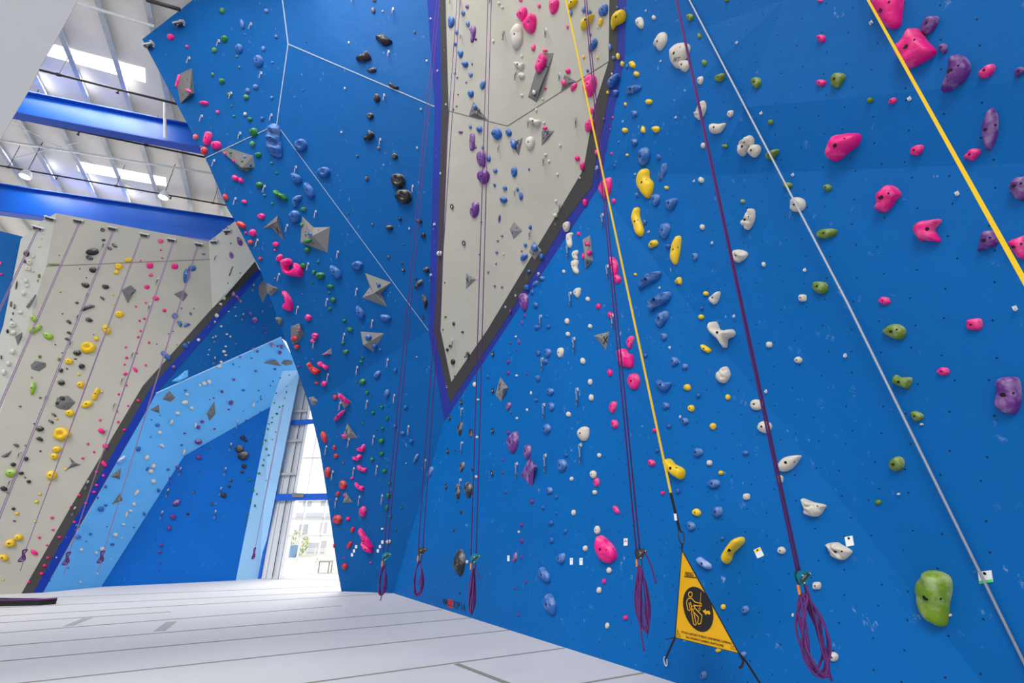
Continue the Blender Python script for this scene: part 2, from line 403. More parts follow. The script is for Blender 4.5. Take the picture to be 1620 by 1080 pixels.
# blue wall beyond the pale corner
PL['F'] = (Vector((.60, -.80, 0)), on('G3', 33, 378) + Vector((-.3, .1, 0)))
fp0 = on('F', 35, 374) + Vector((.8, .6, 0)) * 2.0; fdir = Vector((-.8, -.6, 0))
w_far = facets('wall_far_left', [([fp0, Vector((fp0.x, fp0.y, 0)), Vector((fp0.x, fp0.y, 0)) + fdir * 13, fp0 + fdir * 13], 0)], [M['prow_blue']])
# out-of-focus grey volume of wall near the camera, top left corner
def near(x, y, d=3.6): r = ray(x, y); return CAM + r * d
npts = [near(126, -6), near(112, 22), near(84, 72), near(66, 102), near(50, 137), near(22, 184), near(-4, 230), near(-170, 480), near(-560, 1151), near(-1050, 1151), near(-1050, -230), near(272, -230)]
npl = plane(npts[0], npts[3], npts[7])
nbk = [CAM + (p - CAM) * 1.07 for p in npts]; mb = MB(); k_ = len(npts)
mb.add(npts + nbk, [list(range(k_)), list(range(k_, 2 * k_))] + [(i, (i + 1) % k_, (i + 1) % k_ + k_, i + k_) for i in range(k_)])
o = mb.build('wall_near_left', [M['panel_grey']]); tag(o, kind='structure')
md = o.modifiers.new('bevel', 'BEVEL'); md.width = .004; md.segments = 2; md.limit_method = 'ANGLE'

# seams where facets meet
def seam(name, pts, r, m):
    mb = MB(); mb.tube(pts, r, 5); return tag(mb.build(name, [m]), kind='structure')
seam('trim_1', [on('P1', 446, -20), t1d, vv, qq, sl], .014, M['seam'])
seam('trim_2', [vv, wl], .013, M['seam'])
seam('trim_3', [qq, kk], .007, M['seam'])
seam('trim_4', [on('W', 709.5, 175, .01), on('W', 754, 187, .01), on('W', 803, 199, .01), on('W', 963, 97, .01)], .007, M['seam_grey'])
seam('trim_5', [g1, t1], .02, M['pale_blue'])
seam('trim_6', [G(73, 421), G(333, 410)], .012, M['seam_grey'])

# ------------------------------------------------------------------ floor of mats
rear_a = hit(410, 915, FLOOR); rear_b = hit(533, 918, FLOOR); rd = (rear_b - rear_a)
rear_end = rear_a + rd * 6.2
mb = MB()
mb.slab([Vector((-24, -5, 0)), Vector((9, -5, 0)), rear_end, rear_a - rd * .02, floor_l[3] + Vector((0, .1, 0)), floor_l[2] + Vector((-.05, .1, 0)), floor_l[1] + Vector((-.1, .1, 0)), g_far, Vector((-24, 9, 0))], (0, 0, 1), .3)
fl = mb.build('floor', [M['mat_pad']]); tag(fl, kind='structure')
lines = [((0, 985), (270, 967.5)), ((0, 1001), (540, 958)), ((0, 1022), (700, 964)), ((0, 1046), (747, 977)), ((50, 1078.5), (810, 996)), ((540, 1073), (893, 1025)), ((933, 1079), (1025, 1063)),
         ((37, 972), (640, 937)), ((90, 957), (560, 934.5)), ((150, 942), (560, 926)), ((60, 968), (300, 951))][:10]
mb = MB()
for a, b in lines:
    A = hit(*a, FLOOR); B = hit(*b, FLOOR); d = (B - A)
    A2_ = A - d.normalized() * 3; B2_ = B
    w = .035
    mb.box((A2_ + B2_) / 2 + Vector((0, 0, .0015)), (B2_ - A2_) / 2, Vector((-d.y, d.x, 0)).normalized() * w / 2, Vector((0, 0, .0015)))
for a, b, w in (((722, 1050), (806, 1082), .07), ((272, 983), (252, 998), .16), ((140, 977), (108, 990), .14)):
    A = hit(*a, FLOOR); B = hit(*b, FLOOR); d = B - A
    mb.box((A + B) / 2 + Vector((0, 0, .001)), d / 2, Vector((-d.y, d.x, 0)).normalized() * w / 2, Vector((0, 0, .001)))
mb.mi = [0 if i < 66 else 1 for i in range(len(mb.f))]
tag(mb.build('floor_seam_tape', [M['mat_seam'], M['tape_pale']]), kind='structure')
# dark mat end with a violet rim, lying at the left
t = root('crash_mat', hit(0, 960, FLOOR), 'dark crash mat end with violet rim lying on the white floor', 'mat')
A, B, Cc, D_ = hit(-60, 960, FLOOR), hit(62, 957.5, FLOOR), hit(88, 955.5, FLOOR), hit(-60, 953, FLOOR)
mb = MB(); mb.slab([p + Vector((0, 0, .1)) for p in (A, B, Cc, D_)], (0, 0, 1), .098); mb.build('pad', [M['black_web']], t)
mb = MB(); mb.tube([p + Vector((0, 0, .105)) for p in (A, B, Cc)], .018, 5); mb.build('rim', [M['rope']], t)

# ------------------------------------------------------------------ roof
ROOFZ = 12.35
ZP = (Vector((0, 0, -1)), Vector((0, 0, 12.0)))
RZ = (Vector((0, 0, -1)), Vector((0, 0, ROOFZ)))
mb = MB(); mb.slab([Vector(p) for p in ((-30, 5.2, ROOFZ), (-4.5, 5.2, ROOFZ), (-2.5, 19, ROOFZ), (-30, 19, ROOFZ))], (0, 0, -1), .12)
tag(mb.build('ceiling', [M['roof']]), kind='structure')
pd = Vector((-.52, 1, 0)).normalized(); ps = Vector((1, .52, 0)).normalized()
for k in range(-1, 14):
    x0 = -7.98 - 1.09 * k
    ys = 8.2 if k < 0 else 5.25
    a = Vector((x0 - .52 * (ys - 6.25), ys, 12.2)); b = Vector((x0 - .52 * 10.5, 16.75, 12.2))
    mb = MB(); d = pd
    # Z-shaped purlin: web and two lips
    mb.bar(a, b, .012, .22); mb.bar(a + ps * .05 + Vector((0, 0, -.11)), b + ps * .05 + Vector((0, 0, -.11)), .11, .012)
    mb.bar(a - ps * .05 + Vector((0, 0, .11)), b - ps * .05 + Vector((0, 0, .11)), .11, .012); mb.bar(a + ps * .1 + Vector((0, 0, -.095)), b + ps * .1 + Vector((0, 0, -.095)), .012, .03)
    tag(mb.build('ceiling_beam', [M['zinc']]), kind='structure')
def ibeam(name, p1, p2, z, h, fw, ext=(0, 0)):
    """blue rolled beam, bottom flange near edge through the two image points at height z"""
    pl = (Vector((0, 0, -1)), Vector((0, 0, z)))
    a = hit(*p1, pl); b = hit(*p2, pl); d = (b - a).normalized(); a = a - d * ext[0]; b = b + d * ext[1]
    s = Vector((-d.y, d.x, 0)); a = a + s * fw / 2; b = b + s * fw / 2
    mb = MB(); up = Vector((0, 0, 1))
    mb.bar(a + up * h / 2, b + up * h / 2, .03, h); mb.bar(a, b, fw, .035, m=1); mb.bar(a + up * h, b + up * h, fw, .035, m=1)
    L = (b - a).length
    for k in range(1, int(L / 2.6)): mb.bar(a + d * k * 2.6 + up * .02, a + d * k * 2.6 + up * (h - .02), .012, fw * .8, up=d)
    return tag(mb.build(name, [M['steel_blue'], M['steel_blue_dark']]), kind='structure')
ibeam('ceiling_girder', (26, 177), (320, 233), 11.0, .72, .26, (3, 3.4))
ibeam('ceiling_girder', (0, 333), (330, 378), 10.75, 1.0, .28, (4, 4))
def pipe(name, p1, p2, z, r, label, ext=1.5, cat='pipe'):
    pl = (Vector((0, 0, -1)), Vector((0, 0, z)))
    a = hit(*p1, pl); b = hit(*p2, pl); d = (b - a).normalized(); a -= d * ext; b += d * ext
    t = root(name, a, label, cat)
    mb = MB(); mb.tube([a, b], r, 8); mb.build('pipe_run', [M['pipe']], t, True)
    k = 1.2
    while k < (b - a).length:
        q = a + d * k; mb = MB(); mb.tube([q, q + Vector((0, 0, ROOFZ - z - .05))], .008, 5); mb.tube([q - d * .04, q + d * .04], r * 1.5, 8); k += 2.7
        mb.build('hanger', [M['pipe']], t)
    k = 2.4
    while k < (b - a).length:
        q = a + d * k; mb = MB(); mb.tube([q, q + Vector((0, 0, -.11)), q + Vector((0, 0, -.112)), q + Vector((0, 0, -.12))], [.012, .02, .035, .035], 8); k += 3
        mb.build('sprinkler_head', [M['dark_steel']], t)
    return t
pipe('sprinkler_pipe', (60, 110), (270, 162), 11.6, .028, 'thin grey sprinkler pipe just above the farther-up blue girder', .8)
pipe('sprinkler_pipe', (20, 186), (330, 250), 11.2, .026, 'dark sprinkler pipe running between the two blue girders', 1)
pipe('sprinkler_pipe', (0, 262), (360, 325), 11.45, .024, 'grey sprinkler pipe running directly above the lower blue girder', 1)
pipe('sprinkler_pipe', (232, 0), (285, 15), 11.9, .04, 'short dark pipe crossing above the top corner of the prow', 0)
# cross bracing rods and the rod with a white sleeve
for a, b, z in (((20, 195), (150, 260), 11.7), ((0, 255), (185, 210), 11.8), ((185, 285), (235, 305), 11.7), ((0, 222), (340, 275), 11.9), ((120, 4), (245, 42), 11.95)):
    pl = (Vector((0, 0, -1)), Vector((0, 0, z))); A = hit(*a, pl); B = hit(*b, pl); mb = MB(); mb.tube([A, B], .012 if z < 11.85 else .035, 5)
    o = mb.build('bracing_rod', [M['zinc']], origin=A)
    tag(o, {(20, 195): 'thin steel bracing rod falling towards the lower blue girder', (0, 255): 'thin steel bracing rod rising towards the upper blue girder', (185, 285): 'short thin bracing rod below the lower skylight',
        (0, 222): 'long grey tube crossing the purlins above the lower skylight', (120, 4): 'grey tube crossing the purlins at the top edge'}[a], 'steel rod')
bz = (Vector((0, 0, -1)), Vector((0, 0, 11.0)))
A = hit(261, 218, bz)
mb = MB(); mb.tube([A, hit(261, 160, (Vector((0, 0, -1)), Vector((0, 0, 11.95))))], .035, 8)
tag(mb.build('girder_post', [M['white_paint']], origin=A), 'white upright tube standing on the upper blue girder', 'pipe')
# skylights set in the roof
for i, q in enumerate((((79, 69), (229, 108), (230, 130), (73, 87)), ((121, 255), (262, 281), (263, 294), (124, 270)))):
    pts = [hit(x, y, RZ) + Vector((0, 0, -.01)) for x, y in q]
    mb = MB(); mb.slab(pts, (0, 0, -1), .02)
    tag(mb.build('window_%d' % (i + 2), [M['skylight']]), kind='structure')
# high-bay lamps
for (x, y), lb in (((39, 280), 'lit round ceiling lamp hanging over the dark end of the lower girder'), ((258, 313), 'lit round ceiling lamp hanging beside the middle of the lower girder')):
    pl = (Vector((0, 0, -1)), Vector((0, 0, 10.95))); p = hit(x, y, pl)
    t = root('high_bay_lamp', p, lb, 'ceiling lamp', 'ceiling lamps')
    mb = MB(); mb.tube([p + Vector((0, 0, .02)), p + Vector((0, 0, .05)), p + Vector((0, 0, .22)), p + Vector((0, 0, .24))], [.14, .14, .09, .04], 16); mb.build('housing', [M['metal_panel']], t, True)
    mb = MB(); mb.tube([p + Vector((0, 0, .018)), p], [.125, .11], 16); mb.build('lens', [M['lamp']], t)
    mb = MB(); mb.tube([p + Vector((0, 0, .24)), p + Vector((0, 0, 1.35))], .01, 5); mb.build('hanger', [M['dark_steel']], t)

# ------------------------------------------------------------------ rear wall of the building with the tall window
PL['RW'] = upright((410, 915), (533, 918))
def RW(x, y, off=0): return hit(x, y, PL['RW'], off)
rdir = rd.normalized(); rn = PL['RW'][0]
ra = rear_a + rdir * 0; wx0 = (RW(444, 914) - rear_a).dot(rdir); WH = RW(478, 640).z
def rp(s, z, off=0): return rear_a + rdir * s + rn * off + Vector((0, 0, z))
mb = MB()
mb.slab([rp(-.3, 0), rp(wx0, 0), rp(wx0, 9), rp(-.3, 9)], rn, .12)
mb.slab([rp(wx0, 7.2), rp(rd.length * 6, 7.2), rp(rd.length * 6, 9), rp(wx0, 9)], rn, .12)
mb.slab([rp(4.6, 0), rp(rd.length * 6, 0), rp(rd.length * 6, 7.2), rp(4.6, 7.2)], rn, .12)
k = 0
while k < wx0: mb.bar(rp(k, 0.02, .02), rp(k, 9, .02), .05, .03, up=rn); k += .21   # ribs of the panel
tag(mb.build('wall_rear', [M['metal_panel']]), kind='structure')
# window: frame, mullions, panes
t = bpy.data.objects.new('window_1', None); COL.objects.link(t); t.location = rp(wx0, 0); tag(t, kind='structure')
mb = MB(); mb.bar(rp(wx0 + .04, 0), rp(wx0 + .04, 7.2), .1, .14, up=rn); mb.bar(rp(4.55, 0), rp(4.55, 7.2), .1, .14, up=rn); mb.bar(rp(wx0, .04), rp(4.6, .04), .1, .08, up=rn)
mb.bar(rp(wx0, 7.16), rp(4.6, 7.16), .1, .08, up=rn); mb.build('window_frame', [M['white_paint']], t)
mb = MB()
for zz in (RW(500, 820).z, RW(500, 847).z, RW(500, 884).z, RW(500, 724).z): mb.bar(rp(wx0, zz), rp(4.6, zz), .05, .05, up=rn)
for s_ in (1.16, 1.85, 2.6, 3.4): mb.bar(rp(s_, 0), rp(s_, 7.2), .035, .05, up=rn)
mb.build('mullion', [M['white_paint']], t)
gm = bpy.data.materials.new('window_glass'); gm.use_nodes = True
nt = gm.node_tree; nt.nodes.clear(); o_ = nt.nodes.new('ShaderNodeOutputMaterial'); mxs = nt.nodes.new('ShaderNodeMixShader'); tr = nt.nodes.new('ShaderNodeBsdfTransparent'); gl = nt.nodes.new('ShaderNodeBsdfGlossy'); gl.inputs['Roughness'].default_value = .05
mxs.inputs[0].default_value = .06; nt.links.new(tr.outputs[0], mxs.inputs[1]); nt.links.new(gl.outputs[0], mxs.inputs[2]); nt.links.new(mxs.outputs[0], o_.inputs[0])
mb = MB(); mb.slab([rp(wx0 + .05, .05, -.03), rp(4.5, .05, -.03), rp(4.5, 7.1, -.03), rp(wx0 + .05, 7.1, -.03)], rn, .006); mb.build('glass', [gm], t)
# blue girts, sign plate, conduit
zb = RW(500, 786).z
mb = MB(); mb.bar(rp(.05, zb, .07), rp(4.7, zb, .07), .1, .2, up=(0, 0, 1)); mb.bar(rp(.2, RW(470, 669).z, .07), rp(4.7, RW(470, 669).z, .07), .1, .16, up=(0, 0, 1))
tag(mb.build('trim_7', [M['steel_blue']]), kind='structure')
for y_ in (698, 750, 652, 610):
    zz = RW(455, y_).z; mb = MB(); mb.bar(rp(-.1, zz, .06), rp(wx0, zz, .06), .09, .07, up=(0, 0, 1)); tag(mb.build('trim_%d' % (8 + (698, 750, 652, 610).index(y_)), [M['zinc']]), kind='structure')
mb = MB(); mb.bar(s1 + Vector((.03, -.03, 0)), s2 + Vector((.03, -.03, 0)), .07, .07, up=rn); tag(mb.build('trim_12', [M['steel_blue']]), kind='structure')
mb = MB(); mb.slab([RW(462, 779, .16), RW(480, 780, .16), RW(480, 786.5, .16), RW(462, 786, .16)], rn, .02)
tag(mb.build('sign_plate', [M['volume_pale']], origin=RW(471, 783, .16)), 'small grey plate fixed at the end of the blue window girt', 'sign')
A = RW(431, 912, .06); Bp = RW(466, 700, .06); mb = MB(); mb.tube([A, Vector((A.x, A.y, 8))], .012, 5)
tag(mb.build('conduit_pipe', [M['dark_steel']], origin=A), 'thin dark conduit running up the white panels beside the window', 'pipe')

# ------------------------------------------------------------------ what stands outside the window
mb = MB(); mb.slab([Vector((-32, 16.2, -.3)), Vector((8, 16.2, -.3)), Vector((10, 60, -.3)), Vector((-36, 60, -.3))], (0, 0, 1), .2)
tag(mb.build('ground', [mat('pale_paving', (232, 230, 224), .8, vary=.06)]), kind='structure')
FY = 33.0
FP = (Vector((0, -1, 0)), Vector((0, FY, 0)))
def F(x, y, off=0): return hit(x, y, FP, off)
t = root('apartment_building', F(495, 884), 'cream two-storey building with grey band seen through the tall window', 'building')
a = F(440, 884); b = F(545, 884); z0 = -.3; top = F(495, 790).z
mat_cream = mat('cream_render', (246, 243, 236), .8, vary=.05); mat_win = mat('dim_window', (170, 178, 190), .3); mat_door = mat('grey_door', (190, 194, 204), .6)
mb = MB(); mb.box(((a.x + b.x) / 2, FY + 3, (top + z0) / 2), ((b.x - a.x) / 2 + 3, 0, 0), (0, 3, 0), (0, 0, (top - z0) / 2)); mb.build('wall', [mat_cream], t)
mb = MB(); mb.box(((a.x + b.x) / 2, FY - .1, F(495, 814).z), ((b.x - a.x) / 2 + 3, 0, 0), (0, .15, 0), (0, 0, .13)); mb.build('cornice', [mat('slate_band', (186, 192, 208), .7)], t)
mb = MB(); mb.box(((a.x + b.x) / 2, FY + 2.9, top + .06), ((b.x - a.x) / 2 + 3.2, 0, 0), (0, 3.2, 0), (0, 0, .06)); mb.build('roof', [M['white_paint']], t)
for (x0, y0, x1, y1), nm, m_ in (((480, 793, 492, 801), 'window', mat_win), ((508, 792, 520, 800), 'window', mat_win), ((474, 829, 478, 844), 'window', mat_win), ((481, 829, 486, 844), 'window', mat_win),
                                 ((507, 826, 516, 843), 'door', mat_door), ((465, 838, 469, 842), 'window', mat_win), ((505, 855, 513, 884), 'door', mat_door), ((487, 858, 500, 884), 'door', mat_door)):
    p = F(x0, y0, .03); q = F(x1, y1, .03)
    mb = MB(); mb.slab([Vector((p.x, FY - .03, p.z)), Vector((q.x, FY - .03, p.z)), Vector((q.x, FY - .03, q.z)), Vector((p.x, FY - .03, q.z))], (0, -1, 0), .06); mb.build(nm, [m_], t)
# hedge, bin, railing, garden table
HP = (Vector((0, -1, 0)), Vector((0, 30.5, 0)))
hc = hit(467, 884, HP); rng = random.Random(3)
t = root('garden_bush', Vector((hc.x, 30.5, -.3)), 'round green bush with pale blossom outside the window', 'bush')
mb = MB(); mg = []
for i in range(420):
    u = rng.uniform(-1, 1); th = rng.uniform(0, 6.28); r0 = (1 - u * u) ** .5
    c = Vector((hc.x + math.cos(th) * r0 * .62, 30.5 + math.sin(th) * r0 * .45, .42 + u * .68)) * 1
    d1 = Vector((rng.uniform(-1, 1), rng.uniform(-1, 1), rng.uniform(-1, 1))).normalized() * .07; d2 = d1.orthogonal().normalized() * .035
    mb.add([c - d1, c + d2, c + d1, c - d2], [(0, 1, 2, 3)])
mb.build('foliage', [mat('bush_leaf', (160, 190, 130), .7)], t)
mb = MB()
for i in range(110):
    u = rng.uniform(-.3, 1); th = rng.uniform(0, 6.28); r0 = (1 - u * u) ** .5
    c = Vector((hc.x + math.cos(th) * r0 * .66, 30.5 + math.sin(th) * r0 * .48, .42 + u * .72)); mb.box(c, (.025, 0, 0), (0, .025, 0), (0, 0, .025))
mb.build('blossom', [mat('cream_blossom', (240, 236, 190), .7)], t)
mb = MB(); mb.tube([Vector((hc.x, 30.5, -.3)), Vector((hc.x, 30.5, .3))], .05, 6); mb.build('stem', [mat('bark', (110, 90, 70), .9)], t)
BP = (Vector((0, -1, 0)), Vector((0, 29, 0)))
a = hit(451, 884, BP); b = hit(467, 864, BP)
t = root('recycling_bin', Vector(((a.x + b.x) / 2, 29, -.3)), 'light blue lidded bin standing in front of the bush outside', 'bin')
cx = (a.x + b.x) / 2; w = (b.x - a.x) / 2; zt = b.z
mb = MB(); mb.add([(cx - w * .8, 28.8, -.25), (cx + w * .8, 28.8, -.25), (cx + w * .8, 29.3, -.25), (cx - w * .8, 29.3, -.25), (cx - w, 28.7, zt), (cx + w, 28.7, zt), (cx + w, 29.4, zt), (cx - w, 29.4, zt)],
                  [(0, 1, 2, 3), (4, 5, 6, 7), (0, 1, 5, 4), (1, 2, 6, 5), (2, 3, 7, 6), (3, 0, 4, 7)]); binm = mat('bin_blue', (120, 170, 216), .5); mb.build('body', [binm], t)
mb = MB(); mb.box((cx, 29.05, zt + .03), (w * 1.08, 0, 0), (0, .4, 0), (0, 0, .035)); mb.build('lid', [binm], t)
mb = MB(); mb.tube([(cx - w * .8, 29.3, -.22), (cx + w * .8, 29.3, -.22)], .08, 10); mb.build('wheel', [M['ink']], t)
t = root('white_railing', F(500, 884) + Vector((0, -1, 0)), 'white post and rail fence in front of the cream building', 'fence')
RP = (Vector((0, -1, 0)), Vector((0, 32, 0)))
p0 = hit(470, 868, RP); p1 = hit(545, 868, RP)
mb = MB(); mb.bar((p0.x, 32, p0.z), (p1.x, 32, p0.z), .06, .06); mb.bar((p0.x, 32, -.05), (p1.x, 32, -.05), .06, .06); mb.build('rail', [M['white_paint']], t)
for i in range(6):
    x_ = p0.x + (p1.x - p0.x) * i / 5; mb = MB(); mb.bar((x_, 32, -.3), (x_, 32, p0.z + .1), .07, .07, up=(0, 1, 0)); mb.build('post', [M['white_paint']], t)
t = root('garden_table', hit(511, 906, (Vector((0, 0, 1)), Vector((0, 0, -.3)))), 'small pale outdoor table on the paving outside', 'table')
p = t.location.copy()
mb = MB(); mb.box(p + Vector((0, 0, .42)), (.3, 0, 0), (0, .2, 0), (0, 0, .02)); mb.build('tabletop', [mat('worn_wood', (190, 180, 164), .8)], t)
for sx in (-1, 1):
    for sy in (-1, 1): mb = MB(); mb.bar(p + Vector((sx * .26, sy * .16, 0)), p + Vector((sx * .26, sy * .16, .41)), .03, .03, up=(0, 1, 0)); mb.build('leg', [M['volume_pale']], t)
